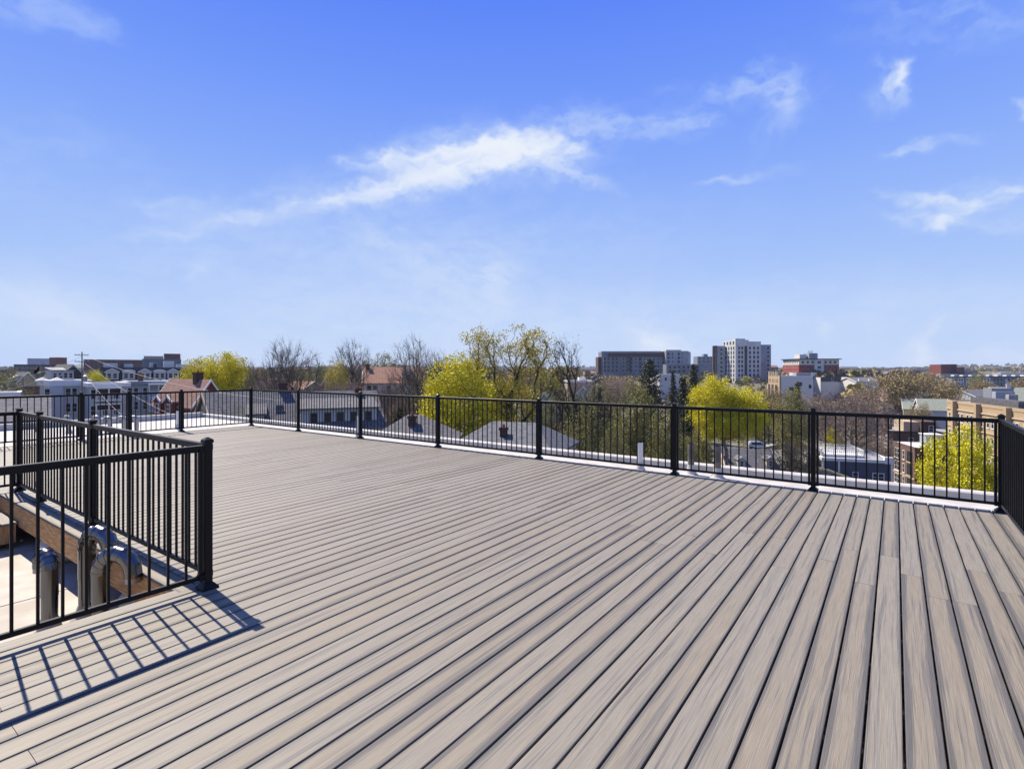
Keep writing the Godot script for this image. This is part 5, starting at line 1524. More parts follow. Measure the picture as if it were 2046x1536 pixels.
	x = bld("house", "weathered white side wall tucked left of the blue building", "house", 1612, 1640, 905, 96, 0.2, 10.0, -27.0)
	wall(x, M("siding_white")); gable(x, x.h, 1.2, M("shingle_grey"), M("siding_white"), W)
	# grey roof with two small dormers and the car behind it
	x = bld("house", "brownish grey roof with two small dormers in front of the parked car", "house", 1458, 1560, 948, 86, -0.08, 9.0, -19.5)
	wall(x, M("siding_tan"))
	gable(x, x.h, 3.35, M("shingle_grey"), M("siding_tan"), W, false, 0.3)
	dormer(x, Vector3(-1.7, x.h + 0.9, x.d / 2 - 1.1), 1.2, 1.3, 2.6, M("siding_pale"), M("shingle_grey"), W)
	dormer(x, Vector3(2.9, x.h + 1.0, x.d / 2 - 1.2), 1.2, 1.3, 2.6, M("siding_tan"), M("shingle_grey"), W)
	chimney(x, Vector3(-3.9, x.h + 0.4, 2.0), Vector3(0.5, 2.2, 0.5), M("brick_red"))
	build_car()

func build_car() -> void:
	var p := flat_at(1517, 111, 0)
	p.y = ground_h(p) + 0.085
	var t := thing("parked_car", "silver sport utility car parked behind the dormered grey roof", "car", p, yaw - 0.12)
	var body := mat("car_paint", g255(190, 192, 196), 0.3, 0.6)
	body.clearcoat_enabled = true
	var prof := [Vector2(-2.28, 0.35), Vector2(-2.32, 0.75), Vector2(-2.2, 1.02), Vector2(-1.95, 1.55), Vector2(-1.7, 1.66), Vector2(0.1, 1.68), Vector2(0.5, 1.6), Vector2(1.15, 1.08), Vector2(2.1, 0.95), Vector2(2.32, 0.72), Vector2(2.3, 0.35)]
	var b := MB.new()
	var half := func(q: Vector2) -> float: return 0.92 if q.y < 1.1 else lerpf(0.92, 0.68, (q.y - 1.05) / 0.6)
	for k in prof.size():
		var q: Vector2 = prof[k]; var r: Vector2 = prof[(k + 1) % prof.size()]
		b.quad(Vector3(q.x, q.y, half.call(q)), Vector3(q.x, q.y, -half.call(q)), Vector3(r.x, r.y, -half.call(r)), Vector3(r.x, r.y, half.call(r)))
	for s in [1.0, -1.0]:
		for k in range(1, prof.size() - 1):
			var q: Vector2 = prof[k]; var r: Vector2 = prof[k + 1]
			var c := Vector3(0, 0.6, 0.92 * s)
			if s > 0: b.tri(c, Vector3(r.x, r.y, half.call(r)), Vector3(q.x, q.y, half.call(q)))
			else: b.tri(c, Vector3(q.x, q.y, -half.call(q)), Vector3(r.x, r.y, -half.call(r)))
	part(t, "body", b.mesh(body))
	for s in [1.0, -1.0]:
		for e in [[-1.75, -0.85], [-0.75, 0.15], [0.22, 0.75]]:
			b = MB.new()
			var x1: float = e[1]
			var top := 1.52 if x1 < 0.5 else 1.3
			var z0 := 0.93; var z1 := 0.76
			var q := [Vector3(e[0], 1.1, z0 * s), Vector3(x1 + 0.1, 1.1, z0 * s), Vector3(x1 - (0.25 if x1 > 0.5 else 0.0), top, z1 * s), Vector3(e[0] + (0.15 if e[0] < -1.0 else 0.0), top, z1 * s)]
			if s > 0: b.quad(q[0], q[1], q[2], q[3])
			else: b.quad(q[1], q[0], q[3], q[2])
			part(t, "side_window", b.mesh(M("glass")))
	b = MB.new()
	b.quad(Vector3(0.6, 1.57, 0.68), Vector3(1.14, 1.12, 0.84), Vector3(1.14, 1.12, -0.84), Vector3(0.6, 1.57, -0.68))
	part(t, "windscreen", b.mesh(M("glass")), Vector3(0.03, 0.02, 0))
	for s in [1.0, -1.0]:
		for xx in [-1.4, 1.42]:
			b = MB.new()
			b.tube(PackedVector3Array([Vector3(0, 0, -0.11), Vector3(0, 0, 0.11)]), PackedFloat32Array([0.35, 0.35]), 16, true, true)
			var w := part(t, "wheel", b.mesh(mat("tyre", g255(28, 28, 30), 0.9)), Vector3(xx, 0.35, 0.84 * s))
			b = MB.new()
			b.tube(PackedVector3Array([Vector3(0, 0, -0.12), Vector3(0, 0, 0.12)]), PackedFloat32Array([0.2, 0.2]), 12, true, true)
			part(w, "rim", b.mesh(M("steel")))
	for s in [1.0, -1.0]:
		b = MB.new(); b.cbox(Vector3(2.26, 0.82, 0.62 * s), Vector3(0.1, 0.14, 0.34))
		part(t, "headlight", b.mesh(M("glass")))
		b = MB.new(); b.cbox(Vector3(-2.27, 0.95, 0.74 * s), Vector3(0.1, 0.3, 0.16))
		part(t, "tail_light", b.mesh(mat("tail_red", g255(140, 20, 24), 0.3)))

func far_houses() -> void:
	var r := RandomNumberGenerator.new()
	r.seed = 91
	var walls := ["siding_white", "stucco", "brick_brown", "siding_pale", "panel_grey", "brick_tan"]
	var roofs := ["shingle_grey", "shingle_dark", "shingle_brown", "shingle_green"]
	var said := {}
	var wall_words := {"siding_white": "white walled", "stucco": "cream walled", "brick_brown": "brown brick", "siding_pale": "pale blue grey", "panel_grey": "plain grey", "brick_tan": "tan brick"}
	var roof_words := {"shingle_grey": "grey gabled roof", "shingle_dark": "dark gabled roof", "shingle_brown": "brown gabled roof", "shingle_green": "green grey gabled roof", "flat_white": "flat white roof"}
	for k in 60:
		var d := r.randf_range(330.0, 1500.0)
		var px := r.randf_range(20.0, 2030.0)
		var w := r.randf_range(9.0, 20.0) * (1.0 + d / 1500.0)
		var wm: String = walls[r.randi_range(0, 5)]
		var rm: String = roofs[r.randi_range(0, 3)] if k % 3 else "flat_white"
		var delta := r.randf_range(-0.5, 0.5)
		if d < 480.0 and px > 1180.0 and px < 1700.0: continue
		var place := "behind the mansard block" if px < 380.0 else ("behind the large bare tree" if px < 660.0 else ("behind the rust roofed house" if px < 860.0 else ("behind the tallest sparse tree" if px < 1190.0 else ("beyond the towers on the ridge" if px < 1560.0 else ("beyond the red and white building" if px < 1860.0 else "on the right horizon")))))
		var label := "distant %s house with %s %s" % [wall_words[wm], roof_words[rm], place]
		if said.has(label): continue
		said[label] = true
		var g := flat_at(px, d, 0)
		var top := ground_h(g) + 7.5 + 4.5 * fposmod(k * 0.37, 1.0)
		var row := CY - (top - EYE) * F / d
		var x := bld("distant_house", label, "house", px - w * F / d / 2.0, px + w * F / d / 2.0, row, d, delta, 8.0 + 6.0 * fposmod(k * 0.61, 1.0), NAN, "small buildings in the far treetops")
		wall(x, M(wm))
		if rm == "flat_white": flat_top(x, M("flat_white"), M("white_trim"), 0.4, 0.2, 0.4)
		else: gable(x, x.h, 2.0 + 1.4 * fposmod(k * 0.23, 1.0), M(rm), M(wm), M("white_trim"))

# ---------------------------------------------------------------- trees
var leaf_mats := {}

func leaf_mat(key: String, glow: float) -> StandardMaterial3D:
	if leaf_mats.has(key): return leaf_mats[key]
	var m := StandardMaterial3D.new()
	m.resource_name = "leaf_" + key
	m.vertex_color_use_as_albedo = true
	m.roughness = 0.7
	m.cull_mode = BaseMaterial3D.CULL_DISABLED
	if glow > 0.0:
		m.backlight_enabled = true
		m.backlight = Color(glow, glow, glow * 0.35)
	leaf_mats[key] = m
	return m

# A tree grown by joining points spread through its crown to a trunk, each to the nearest wood with a liking for short ways to the root.
# o: crown [[centre, radii] ...], n points, fork height, bf liking for direct limbs, twigs per tip, twig length, leaves per tip, leaf size, scatter, colours, bark
func grow(o: Dictionary) -> Array:
	var r := RandomNumberGenerator.new()
	r.seed = o.seed
	var pos := PackedVector3Array()
	var par := PackedInt32Array()
	var pl := PackedFloat32Array()
	var fork: float = o.fork
	var lean: Vector3 = o.get("lean", Vector3.ZERO)
	var steps := 4
	for k in steps + 1:
		var t := float(k) / steps
		pos.append(Vector3(0, fork * t, 0) + lean * t * t + (Vector3(r.randf_range(-1, 1), 0, r.randf_range(-1, 1)) * 0.12 if k > 0 else Vector3.ZERO))
		par.append(k - 1); pl.append(fork * t)
	var pts := []
	var vol := 0.0
	for c in o.crown: vol += c[1].x * c[1].y * c[1].z
	for c in o.crown:
		var m := int(o.n * c[1].x * c[1].y * c[1].z / vol)
		for k in m:
			var d := Vector3(r.randfn(), r.randfn(), r.randfn()).normalized() * pow(r.randf(), o.get("shell", 0.42))
			var p: Vector3 = c[0] + d * c[1]
			if p.y < fork * 0.55: continue
			pts.append(p)
	var root := pos[steps]
	pts.sort_custom(func(a, b): return a.distance_squared_to(root) < b.distance_squared_to(root))
	var bf: float = o.bf
	var tips := PackedInt32Array()
	for t in pts:
		var best := 1e9; var at_ := steps
		for k in range(2, pos.size()):
			var e: float = t.distance_to(pos[k]) + bf * pl[k]
			if pos[k].y > t.y + 0.6: e += (pos[k].y - t.y) * 1.2
			if e < best:
				best = e; at_ = k
		var a := pos[at_]
		var L: float = a.distance_to(t)
		var grand := pos[par[at_]] if par[at_] >= 0 else a - Vector3.UP
		var dir := (a - grand).normalized()
		var segs := clampi(int(L / 1.1) + 1, 1, 4)
		var prev := at_
		for s in range(1, segs + 1):
			var f := float(s) / segs
			var q := a.lerp(t, f) + dir * L * 0.22 * f * (1.0 - f) * 2.0 + Vector3.UP * L * 0.12 * f * (f - 1.0)
			if s < segs: q += Vector3(r.randfn(), r.randfn(), r.randfn()) * 0.05 * L
			pos.append(q); par.append(prev)
			pl.append(pl[prev] + q.distance_to(pos[prev]))
			prev = pos.size() - 1
		tips.append(prev)
	var cnt := PackedFloat32Array(); cnt.resize(pos.size())
	for k in tips: cnt[k] += 1.0
	for k in range(pos.size() - 1, 0, -1): cnt[par[k]] += cnt[k]
	var tip_r: float = o.get("tip_r", 0.016)
	var trunk_r: float = o.trunk_r
	var ex := log(trunk_r / tip_r) / log(maxf(cnt[1], 2.0))
	var b := MB.new()
	for k in range(1, pos.size()):
		var p := par[k]
		var r1 := tip_r * pow(maxf(cnt[k], 1.0), ex)
		var r0 := minf(tip_r * pow(maxf(cnt[p], 1.0), ex), r1 * 1.25)
		if k <= steps: r0 = r1 * 1.12 if k > 1 else r1 * 1.35
		b.tube(PackedVector3Array([pos[p], pos[k]]), PackedFloat32Array([r0, r1]), 8 if r1 > 0.12 else (5 if r1 > 0.045 else 3))
	var ct := Vector3(0, fork + 1.0, 0)
	var leaf := MB.new()
	var cols: Array = o.get("cols", [])
	var lsz: float = o.get("leaf", 0.2)
	for k in tips:
		var base := pos[k]
		var gd := (base - pos[par[k]]).normalized()
		var ends := [base]
		for w in o.twigs:
			var d := (gd * 0.8 + (base - ct).normalized() * 0.5 + Vector3(r.randfn(), r.randfn() + 0.1, r.randfn()) * 0.6).normalized()
			var l: float = o.twig * r.randf_range(0.5, 1.2)
			var s := pos[par[k]].lerp(base, r.randf_range(0.3, 1.0))
			var e := s + d * l
			var mid := s.lerp(e, 0.5) + Vector3(r.randfn(), r.randfn(), r.randfn()) * 0.05 * l
			b.tube(PackedVector3Array([s, mid, e]), PackedFloat32Array([tip_r * 0.8, tip_r * 0.55, tip_r * 0.3]), 3)
			ends.append(e)
		var nl: int = o.get("leaves", 0)
		if nl > 0:
			var tone := r.randf()
			if r.randf() < o.get("gap", 0.0): continue
			for j in nl:
				var e: Vector3 = ends[r.randi_range(0, ends.size() - 1)]
				var q: Vector3 = e + Vector3(r.randfn(), r.randfn() * 0.7, r.randfn()) * o.get("scatter", 0.35)
				var c: Color = cols[0].lerp(cols[1], clampf(tone * 0.6 + r.randf() * 0.4, 0, 1)).srgb_to_linear()
				leaf_quad(leaf, q, lsz * r.randf_range(0.6, 1.2), c, r)
	var wm := mottled("bark_" + o.get("bark", "brown"), {"brown": g255(86, 75, 67), "grey": g255(134, 122, 112), "dark": g255(48, 42, 40), "tan": g255(128, 112, 96)}[o.get("bark", "brown")], 0.2, 0.5, 0.9, 81)
	var out := [b.mesh(wm), null]
	if not leaf.v.is_empty(): out[1] = leaf.mesh(leaf_mat(o.get("glow_key", "a"), o.get("glow", 0.5)))
	return out

func conifer(sd: int, h: float, rad: float, cols: Array, ragged: float, taper := 0.75) -> Array:
	var r := RandomNumberGenerator.new()
	r.seed = sd
	var b := MB.new()
	b.tube(PackedVector3Array([Vector3.ZERO, Vector3(0, h * 0.5, 0), Vector3(0, h, 0)]), PackedFloat32Array([h * 0.018, h * 0.011, 0.02]), 7)
	var leaf := MB.new()
	var y := h * 0.12
	while y < h * 0.99:
		var f := 1.0 - y / h
		var n := 5 + int(5 * f)
		for k in n:
			var an := r.randf() * TAU
			var l := rad * pow(f, taper) * r.randf_range(1.0 - ragged, 1.0) + 0.15
			var d := Vector3(cos(an), r.randf_range(-0.25, 0.25) + (0.35 if f < 0.3 else 0.0), sin(an)).normalized()
			var s := Vector3(0, y, 0)
			var e := s + d * l
			b.tube(PackedVector3Array([s, e]), PackedFloat32Array([0.03 + 0.03 * f, 0.01]), 3)
			var m := int(8 + 20 * l)
			for j in m:
				var q := s.lerp(e, pow(r.randf(), 0.6)) + Vector3(r.randfn(), r.randfn() * 0.6 - 0.3, r.randfn()) * 0.24
				leaf_quad(leaf, q, r.randf_range(0.1, 0.22), cols[0].lerp(cols[1], r.randf()).srgb_to_linear(), r)
		y += h * 0.032
	return [b.mesh(mottled("bark_dark", g255(48, 42, 40), 0.2, 0.5, 0.9, 81)), leaf.mesh(leaf_mat("needle", 0.12))]

var protos := {}

func make_protos() -> void:
	var yel := [g255(168, 162, 12), g255(232, 219, 30)]
	var yel2 := [g255(170, 167, 16), g255(226, 217, 34)]
	var olive := [g255(112, 112, 54), g255(158, 150, 80)]
	var brownish := [g255(140, 122, 80), g255(178, 158, 104)]
	var V := func(x, y, z) -> Vector3: return Vector3(x, y, z)
	protos["maple_round"] = grow({"seed": 1, "crown": [[V.call(-2.2, 12.6, 0), V.call(4.8, 4.6, 4.8)], [V.call(2.8, 11.4, 0.5), V.call(4.6, 4.2, 4.6)], [V.call(0, 9.9, 0), V.call(5.6, 3.0, 5.2)]], "n": 520, "fork": 4.5, "bf": 0.35, "twigs": 3, "twig": 0.9, "leaves": 125, "leaf": 0.13, "scatter": 0.52, "cols": yel, "trunk_r": 0.34, "bark": "grey", "glow": 0.55, "glow_key": "y", "shell": 0.3})
	protos["maple_tall"] = grow({"seed": 2, "crown": [[V.call(0, 12.5, 0), V.call(4.6, 5.4, 4.4)], [V.call(-2.0, 8.5, 0.5), V.call(4.0, 4.2, 3.8)], [V.call(2.4, 8.0, 0), V.call(3.6, 4.0, 3.6)]], "n": 480, "fork": 3.6, "bf": 0.45, "twigs": 3, "twig": 1.0, "leaves": 74, "leaf": 0.135, "scatter": 0.45, "cols": yel, "trunk_r": 0.3, "bark": "dark", "glow": 0.55, "glow_key": "y", "gap": 0.12, "shell": 0.38})
	protos["maple_wide"] = grow({"seed": 3, "crown": [[V.call(-3.2, 10.6, 0), V.call(3.6, 3.2, 3.4)], [V.call(2.6, 11.8, 0), V.call(4.0, 3.0, 3.6)], [V.call(0.5, 8.6, 0.4), V.call(5.2, 2.6, 4.2)]], "n": 380, "fork": 4.2, "bf": 0.5, "twigs": 3, "twig": 0.9, "leaves": 78, "leaf": 0.14, "scatter": 0.46, "cols": yel, "trunk_r": 0.3, "bark": "dark", "glow": 0.55, "glow_key": "y", "gap": 0.08, "shell": 0.34})
	protos["maple_pale"] = grow({"seed": 13, "crown": [[V.call(-2.4, 9.6, 0), V.call(3.6, 3.8, 3.2)], [V.call(2.4, 10.6, 0), V.call(3.4, 3.2, 3.2)]], "n": 300, "fork": 3.8, "bf": 0.55, "twigs": 4, "twig": 1.1, "leaves": 24, "leaf": 0.14, "scatter": 0.42, "cols": [g255(184, 168, 64), g255(218, 202, 104)], "trunk_r": 0.26, "bark": "dark", "glow": 0.5, "glow_key": "y", "gap": 0.25, "shell": 0.36})
	protos["locust"] = grow({"seed": 4, "crown": [[V.call(0, 10.4, 0), V.call(3.8, 4.4, 3.6)], [V.call(-1.8, 7.6, 0.6), V.call(3.2, 3.4, 3.0)], [V.call(1.8, 7.4, 0), V.call(3.2, 3.6, 3.0)]], "n": 760, "fork": 3.2, "bf": 0.5, "twigs": 3, "twig": 0.7, "leaves": 120, "leaf": 0.08, "scatter": 0.24, "cols": yel2, "trunk_r": 0.2, "bark": "tan", "glow": 0.6, "glow_key": "y2", "gap": 0.05, "shell": 0.36})
	protos["bare_vase"] = grow({"seed": 5, "crown": [[V.call(0, 10.6, 0), V.call(7.0, 5.6, 6.6)], [V.call(0, 13.6, 0), V.call(4.2, 3.4, 4.0)]], "n": 700, "fork": 2.6, "bf": 0.75, "twigs": 6, "twig": 1.3, "trunk_r": 0.36, "tip_r": 0.017, "bark": "brown", "shell": 0.5})
	protos["bare_oval"] = grow({"seed": 6, "crown": [[V.call(0, 11.5, 0), V.call(4.6, 5.6, 4.4)]], "n": 520, "fork": 4.6, "bf": 0.55, "twigs": 6, "twig": 1.2, "trunk_r": 0.32, "tip_r": 0.017, "bark": "brown", "shell": 0.5})
	protos["bare_twiggy"] = grow({"seed": 7, "crown": [[V.call(-1.5, 8.6, 0), V.call(5.4, 4.0, 5.0)], [V.call(2.6, 9.2, 0), V.call(4.4, 3.6, 4.2)]], "n": 800, "fork": 3.0, "bf": 0.5, "twigs": 8, "twig": 1.1, "trunk_r": 0.34, "tip_r": 0.019, "bark": "grey", "leaves": 10, "leaf": 0.085, "cols": [g255(128, 104, 92), g255(160, 134, 116)], "glow": 0.2, "glow_key": "b", "shell": 0.42})
	protos["bare_leaning"] = grow({"seed": 8, "crown": [[V.call(-1.5, 14.5, 0), V.call(3.2, 4.0, 2.8)], [V.call(3.6, 10.5, 0), V.call(3.8, 3.6, 3.0)], [V.call(-0.5, 9.0, 0), V.call(3.4, 3.2, 3.0)]], "n": 210, "fork": 5.5, "bf": 0.6, "twigs": 6, "twig": 1.5, "trunk_r": 0.5, "tip_r": 0.03, "bark": "dark", "leaves": 5, "leaf": 0.13, "scatter": 0.3, "gap": 0.55, "cols": olive, "glow": 0.35, "glow_key": "o", "lean": V.call(0.5, 0, 0)})
	protos["sparse_tall"] = grow({"seed": 9, "crown": [[V.call(-3.6, 17.0, 0), V.call(3.4, 3.8, 3.0)], [V.call(2.2, 17.6, 0), V.call(3.8, 3.6, 3.2)], [V.call(5.2, 14.6, 0), V.call(2.6, 2.8, 2.4)], [V.call(0, 11.0, 0), V.call(4.6, 3.6, 3.6)]], "n": 330, "fork": 5.0, "bf": 0.62, "twigs": 4, "twig": 1.1, "trunk_r": 0.46, "tip_r": 0.024, "bark": "dark", "leaves": 62, "leaf": 0.12, "scatter": 0.38, "gap": 0.25, "cols": [g255(166, 154, 46), g255(212, 194, 80)], "glow": 0.4, "glow_key": "o", "shell": 0.4})
	protos["olive_bush"] = grow({"seed": 10, "crown": [[V.call(0, 8.4, 0), V.call(4.6, 4.8, 4.4)], [V.call(-2, 5.6, 0), V.call(4.2, 3.8, 4.0)], [V.call(2.4, 5.4, 0.5), V.call(4.2, 3.8, 4.0)]], "n": 520, "fork": 1.8, "bf": 0.45, "twigs": 4, "twig": 1.0, "leaves": 34, "leaf": 0.13, "scatter": 0.36, "cols": olive, "trunk_r": 0.24, "bark": "brown", "glow": 0.35, "glow_key": "o", "shell": 0.45})
	protos["brown_spread"] = grow({"seed": 11, "crown": [[V.call(-2.6, 9.4, 0), V.call(5.2, 3.4, 4.8)], [V.call(3.4, 9.0, 0), V.call(5.0, 3.2, 4.6)], [V.call(0.4, 11.2, 0), V.call(4.4, 2.6, 4.2)]], "n": 600, "fork": 3.6, "bf": 0.5, "twigs": 5, "twig": 1.1, "leaves": 12, "leaf": 0.16, "scatter": 0.3, "cols": brownish, "trunk_r": 0.42, "tip_r": 0.02, "bark": "brown", "glow": 0.25, "glow_key": "b", "shell": 0.4})
	protos["brush"] = grow({"seed": 12, "crown": [[V.call(0, 5.6, 0), V.call(3.8, 4.6, 3.6)], [V.call(1.0, 3.4, 0.5), V.call(4.0, 2.8, 3.6)]], "n": 420, "fork": 1.0, "bf": 0.7, "twigs": 7, "twig": 1.2, "leaves": 14, "leaf": 0.1, "scatter": 0.3, "cols": [g255(130, 104, 58), g255(164, 140, 76)], "trunk_r": 0.16, "tip_r": 0.016, "bark": "tan", "glow": 0.25, "glow_key": "b", "shell": 0.5})
	var dk := [g255(38, 46, 30), g255(74, 78, 44)]
	protos["pine"] = conifer(21, 15.0, 4.2, [g255(48, 54, 32), g255(96, 92, 50)], 0.6, 0.42)
	protos["spruce"] = conifer(22, 15.0, 2.6, dk, 0.3)

func tree(called: String, label: String, proto: String, px: float, top: float, d: float, wide: float, turn: float, group: String, cat := "tree") -> void:
	var p := flat_at(px, d, 0)
	p.y = ground_h(p) - 0.1
	var a: Array = protos[proto]
	var box: AABB = a[0].get_aabb()
	if a[1]: box = box.merge(a[1].get_aabb())
	var h := EYE + (CY - top) * d / F - p.y
	var sy := h / (box.position.y + box.size.y)
	var sx := wide * d / F / maxf(box.size.x, 0.1)
	var t := thing(called, label, cat, p, yaw + turn, group)
	var tr := part(t, "trunk", a[0])
	tr.scale = Vector3(sx, sy, sx)
	if a[1]:
		var c := part(t, "crown", a[1])
		c.scale = Vector3(sx, sy, sx)

func build_trees() -> void:
	make_protos()
	var Y := "bright yellow green maples"
	tree("maple_tree", "dense round bright yellow maple in front of the white tower", "maple_round", 1452, 742, 78, 172, 0.0, Y)
	tree("maple_tree", "tall bright yellow maple behind the middle of the long railing", "maple_tall", 912, 696, 62, 222, 0.3, Y)
	tree("maple_tree", "yellow maple with dark limbs behind the red brick house", "maple_wide", 425, 697, 90, 150, 0.0, Y)
	tree("maple_tree", "near yellow green tree filling the railing corner at the right", "locust", 1925, 838, 30, 215, 0.2, Y)
	tree("maple_tree", "small yellow maple behind the tall utility pole", "maple_tall", 190, 735, 125, 78, 1.0, Y)
	tree("maple_tree", "pale yellow tree beside the tall narrow bare tree", "maple_pale", 672, 712, 112, 72, 1.2, Y)
	tree("maple_tree", "low yellow green maple under the grey twiggy tree at right", "maple_tall", 1665, 852, 105, 60, 2.0, Y)
	tree("maple_tree", "yellow green tree low behind the big yellow maple", "maple_tall", 995, 752, 72, 120, 2.2, Y)
	var B := "bare trees"
	tree("bare_tree", "large bare tree with a fan of limbs above the long grey roof", "bare_vase", 575, 664, 84, 185, 0.0, B)
	tree("bare_tree", "narrow bare tree behind the pale yellow tree", "bare_oval", 702, 670, 118, 98, 0.4, B)
	tree("bare_tree", "bare tree standing left of the tall yellow maple", "bare_oval", 822, 660, 78, 125, 1.3, B)
	tree("bare_tree", "leaning dark bare tree with a few leaves in front of the ridge building", "bare_leaning", 1146, 664, 64, 150, 0.0, B)
	tree("bare_tree", "broad grey twiggy tree below the red and white building", "bare_twiggy", 1700, 764, 104, 200, 0.0, B)
	tree("bare_tree", "pinkish grey twiggy tree left of the dark pine", "bare_twiggy", 1222, 745, 112, 120, 1.0, B)
	tree("bare_tree", "low pale branched tree in front of the rust brown roof", "bare_twiggy", 702, 752, 95, 120, 2.0, B)
	tree("bare_tree", "small bare tree behind the blue building", "bare_twiggy", 1752, 858, 112, 90, 3.0, B)
	tree("bare_tree", "bare crown between the yellow maple and the sparse tall tree", "bare_oval", 868, 690, 98, 90, 2.4, B)
	tree("bare_tree", "grey twiggy tree in front of the white flat roof beyond the leaning tree", "bare_twiggy", 1165, 752, 122, 110, 4.0, B)
	var S := "olive budding trees"
	tree("budding_tree", "tallest tree with sparse olive leaf clumps against the sky", "sparse_tall", 1018, 640, 70, 228, 0.0, S)
	tree("budding_tree", "olive leafed bush tree in front of the dark pine", "olive_bush", 1270, 762, 72, 150, 0.0, S)
	tree("budding_tree", "olive leafed thicket below the leaning bare tree", "olive_bush", 1170, 800, 60, 150, 1.0, S)
	tree("budding_tree", "dense olive thicket beside the white vent stack", "olive_bush", 1330, 806, 66, 130, 2.0, S)
	tree("budding_tree", "olive tree under the tallest sparse tree", "olive_bush", 1090, 742, 90, 130, 3.0, S)
	tree("budding_tree", "low olive thicket behind the bluish hip roof", "olive_bush", 985, 838, 58, 140, 4.0, S)
	tree("budding_tree", "golden brown thicket right of the big round maple", "olive_bush", 1580, 768, 92, 105, 0.7, S)
	tree("budding_tree", "olive tree on the left edge of the view", "olive_bush", 8, 738, 100, 120, 1.7, S)
	tree("budding_tree", "thin olive tree right of the brick house's yellow maple", "olive_bush", 492, 728, 98, 62, 2.7, S)
	tree("budding_tree", "olive treetop behind the rust brown roof", "olive_bush", 768, 700, 150, 100, 0.2, S)
	tree("budding_tree", "olive treetop between the narrow bare tree and the rust roof", "olive_bush", 735, 712, 160, 70, 3.7, S)
	tree("budding_tree", "low olive treetop right of the large bare tree", "olive_bush", 638, 722, 140, 80, 1.1, S)
	tree("budding_tree", "olive tree behind the house at the middle railing post", "olive_bush", 1075, 768, 104, 110, 4.4, S)
	tree("budding_tree", "sunlit olive tree under the big round maple", "olive_bush", 1400, 850, 84, 90, 5.0, S)
	tree("budding_tree", "olive tree in the shade right of the big round maple", "olive_bush", 1520, 828, 128, 110, 5.5, S)
	tree("budding_tree", "olive bush in front of the small dormered roof by the ribbed stacks", "olive_bush", 1372, 868, 74, 90, 0.5, S)
	tree("budding_tree", "olive tree just right of the middle railing post", "olive_bush", 1098, 790, 72, 90, 0.9, S)
	tree("budding_tree", "olive tree in front of the white flat roof beyond the leaning tree", "olive_bush", 1195, 762, 100, 120, 2.9, S)
	var Bd := "brown spreading trees"
	tree("spreading_tree", "wide brown tree above the tan gabled house", "brown_spread", 1800, 733, 172, 140, 0.0, Bd)
	tree("spreading_tree", "wide brown tree left of the apartment row", "brown_spread", 1890, 750, 165, 115, 1.0, Bd)
	tree("spreading_tree", "small brown tree in front of the apartment row's brick bays", "brown_spread", 1968, 757, 230, 60, 2.0, Bd)
	tree("spreading_tree", "brown treetop at the right edge before the apartment row", "brown_spread", 2046, 752, 220, 70, 3.0, Bd)
	tree("spreading_tree", "brown tree behind the grey twiggy tree", "brown_spread", 1640, 790, 150, 90, 4.0, Bd)
	tree("spreading_tree", "low brown tree in front of the grey green roof", "brown_spread", 1838, 800, 140, 70, 5.0, Bd)
	var belt := [["bare_tree", "brown twiggy tree behind the brick house's maple", "bare_twiggy", 540, 744, 122, 115], ["bare_tree", "grey twiggy tree in front of the rust roofed house's wall", "bare_twiggy", 778, 756, 98, 115],
		["budding_tree", "olive tree in front of the rust roof's dormer", "olive_bush", 842, 740, 92, 100], ["spreading_tree", "brown tree left of the rust roofed house", "brown_spread", 690, 736, 135, 105],
		["bare_tree", "thin bare tree behind the tall yellow maple's right side", "bare_oval", 962, 682, 96, 95], ["budding_tree", "olive thicket under the tallest tree's right limbs", "olive_bush", 1060, 795, 80, 115],
		["bare_tree", "brown twiggy crown behind the middle railing post", "bare_twiggy", 1078, 744, 125, 125], ["spreading_tree", "brown treetop left of the ridge building", "brown_spread", 1128, 728, 225, 115],
		["spreading_tree", "brown treetop below the ridge building", "brown_spread", 1238, 748, 180, 115], ["budding_tree", "olive tree left of the white vent stack", "olive_bush", 1228, 835, 54, 100],
		["spreading_tree", "brown tree below the row house's tan gables", "brown_spread", 1545, 770, 172, 85], ["bare_tree", "grey tree below the blank white end wall", "bare_twiggy", 1602, 772, 152, 100],
		["spreading_tree", "low brown tree right of the red and white building", "brown_spread", 1722, 772, 190, 95], ["spreading_tree", "brown tree between the big maple and the row house", "brown_spread", 1536, 792, 118, 75],
		["bare_tree", "brown twiggy tree before the long grey roof's chimney", "bare_twiggy", 640, 752, 92, 110], ["spreading_tree", "brown tree behind the brown brushwood by the narrow bare tree", "brown_spread", 730, 742, 142, 90],
		["bare_tree", "low twiggy tree between the rust roof and the yellow maple", "bare_twiggy", 855, 775, 78, 90], ["spreading_tree", "brown tree before the flat roof seen through the large bare tree", "brown_spread", 545, 752, 140, 90],
		["spreading_tree", "brown treetop left of the far brick tower at right", "brown_spread", 1852, 742, 260, 80], ["budding_tree", "olive treetop right of the far brick tower", "olive_bush", 1955, 742, 300, 60], ["spreading_tree", "brown treetop in front of the low brown gables", "brown_spread", 1752, 750, 240, 80],
		["budding_tree", "olive treetop behind the large bare tree", "olive_bush", 590, 728, 170, 90], ["spreading_tree", "brown treetop right of the brick house's maple", "brown_spread", 518, 732, 180, 80],
		["budding_tree", "olive crown behind the tall yellow maple's left side", "olive_bush", 880, 712, 120, 90], ["bare_tree", "low grey twiggy tree left of the hipped dark roof", "bare_twiggy", 735, 790, 82, 90],
		["spreading_tree", "brown treetop beyond the sparse tall tree", "brown_spread", 1050, 726, 200, 110], ["budding_tree", "small olive tree beside the distant flat roof", "olive_bush", 1150, 778, 92, 80]]
	var tw := 0.0
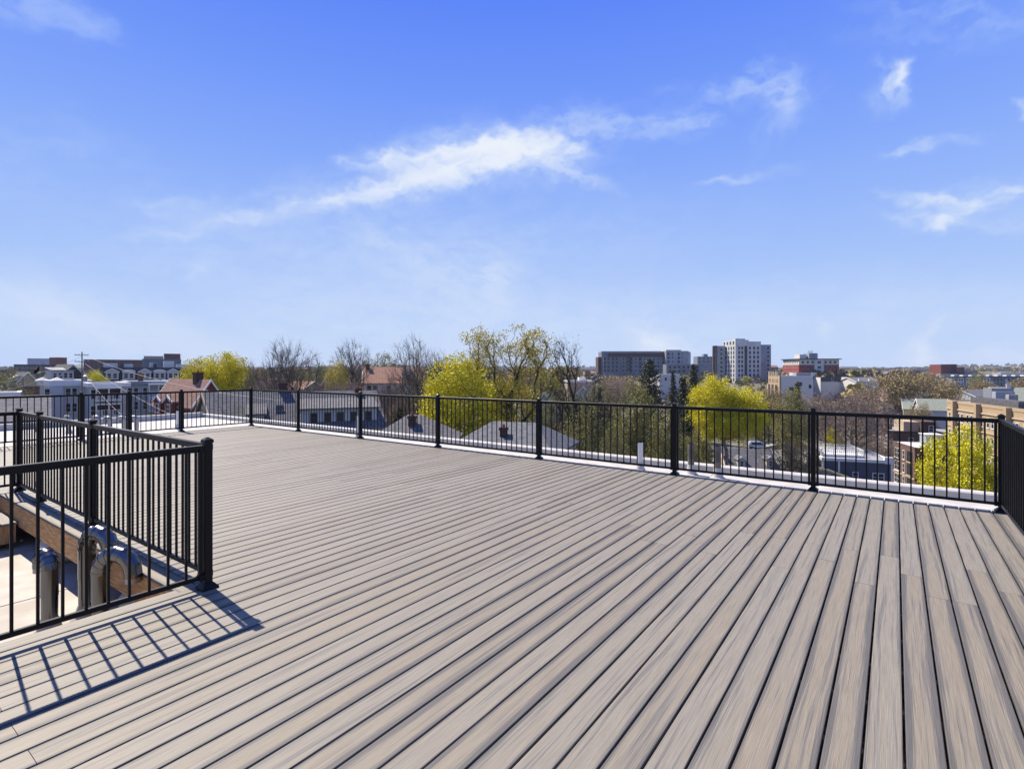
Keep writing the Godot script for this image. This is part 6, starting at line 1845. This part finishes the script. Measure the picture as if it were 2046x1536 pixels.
	for e in belt:
		tw += 1.3
		tree(e[0], e[1], e[2], e[3], e[4], e[5], e[6], tw, {"bare_tree": B, "budding_tree": S, "spreading_tree": Bd}[e[0]])
	var Br := "brushwood"
	tree("brush", "brown brushwood left of the weathered white wall", "brush", 1580, 860, 74, 130, 0.0, Br, "shrub")
	tree("brush", "rusty brushwood below the leaning bare tree", "brush", 1215, 838, 62, 100, 1.0, Br, "shrub")
	tree("brush", "tangled brushwood right of the silver car", "brush", 1590, 842, 100, 80, 2.0, Br, "shrub")
	tree("brush", "brushwood behind the mossy hipped roof", "brush", 1120, 832, 56, 110, 3.0, Br, "shrub")
	tree("brush", "reddish brushwood between the two grey ribbed stacks", "brush", 1400, 905, 66, 70, 4.0, Br, "shrub")
	tree("brush", "brushwood at the foot of the tall yellow maple", "brush", 880, 850, 60, 110, 5.0, Br, "shrub")
	tree("brush", "brushwood behind the long grey roof's right end", "brush", 800, 770, 86, 90, 5.6, Br, "shrub")
	tree("brush", "orange brown brush in front of the red brick house", "brush", 318, 818, 62, 60, 0.6, Br, "shrub")
	tree("brush", "brushwood in front of the stacked porches", "brush", 215, 815, 80, 80, 1.6, Br, "shrub")
	tree("brush", "brown brush by the crossarmed pole at left", "brush", 62, 765, 108, 70, 2.6, Br, "shrub")
	tree("brush", "brown brushwood under the narrow bare tree", "brush", 655, 752, 104, 80, 3.6, Br, "shrub")
	tree("brush", "grey brown brush behind the large bare tree's trunk", "brush", 612, 748, 108, 90, 4.6, Br, "shrub")
	var C := "dark evergreens"
	tree("pine_tree", "broad dark pine in front of the ridge building", "pine", 1298, 716, 118, 82, 0.0, C)
	tree("spruce_tree", "dark spruce left of the big round maple", "spruce", 1386, 726, 122, 52, 0.0, C)
	tree("spruce_tree", "thin dark spruce before the white flat roofed house", "spruce", 1345, 740, 128, 30, 1.0, C)
	tree("spruce_tree", "dark spruce behind the big round maple's left side", "spruce", 1366, 752, 100, 62, 2.0, C)
	tree("spruce_tree", "low dark spruce at the maple's left foot", "spruce", 1378, 790, 88, 62, 3.0, C)
	tree("spruce_tree", "dark spruce beside the golden brown thicket", "spruce", 1592, 762, 110, 48, 4.0, C)
	tree("pine_tree", "dark round yew in front of the pale house with the bare tree", "pine", 797, 812, 66, 62, 1.0, C)
	tree("pine_tree", "dark evergreen behind the white vent stack", "pine", 1278, 822, 78, 70, 2.0, C)
	tree("pine_tree", "dark pine below the pinkish grey twiggy tree", "pine", 1095, 862, 60, 60, 3.0, C)
	tree("spruce_tree", "small dark spruce by the thicket at the long railing's middle", "spruce", 1198, 772, 96, 34, 5.0, C)
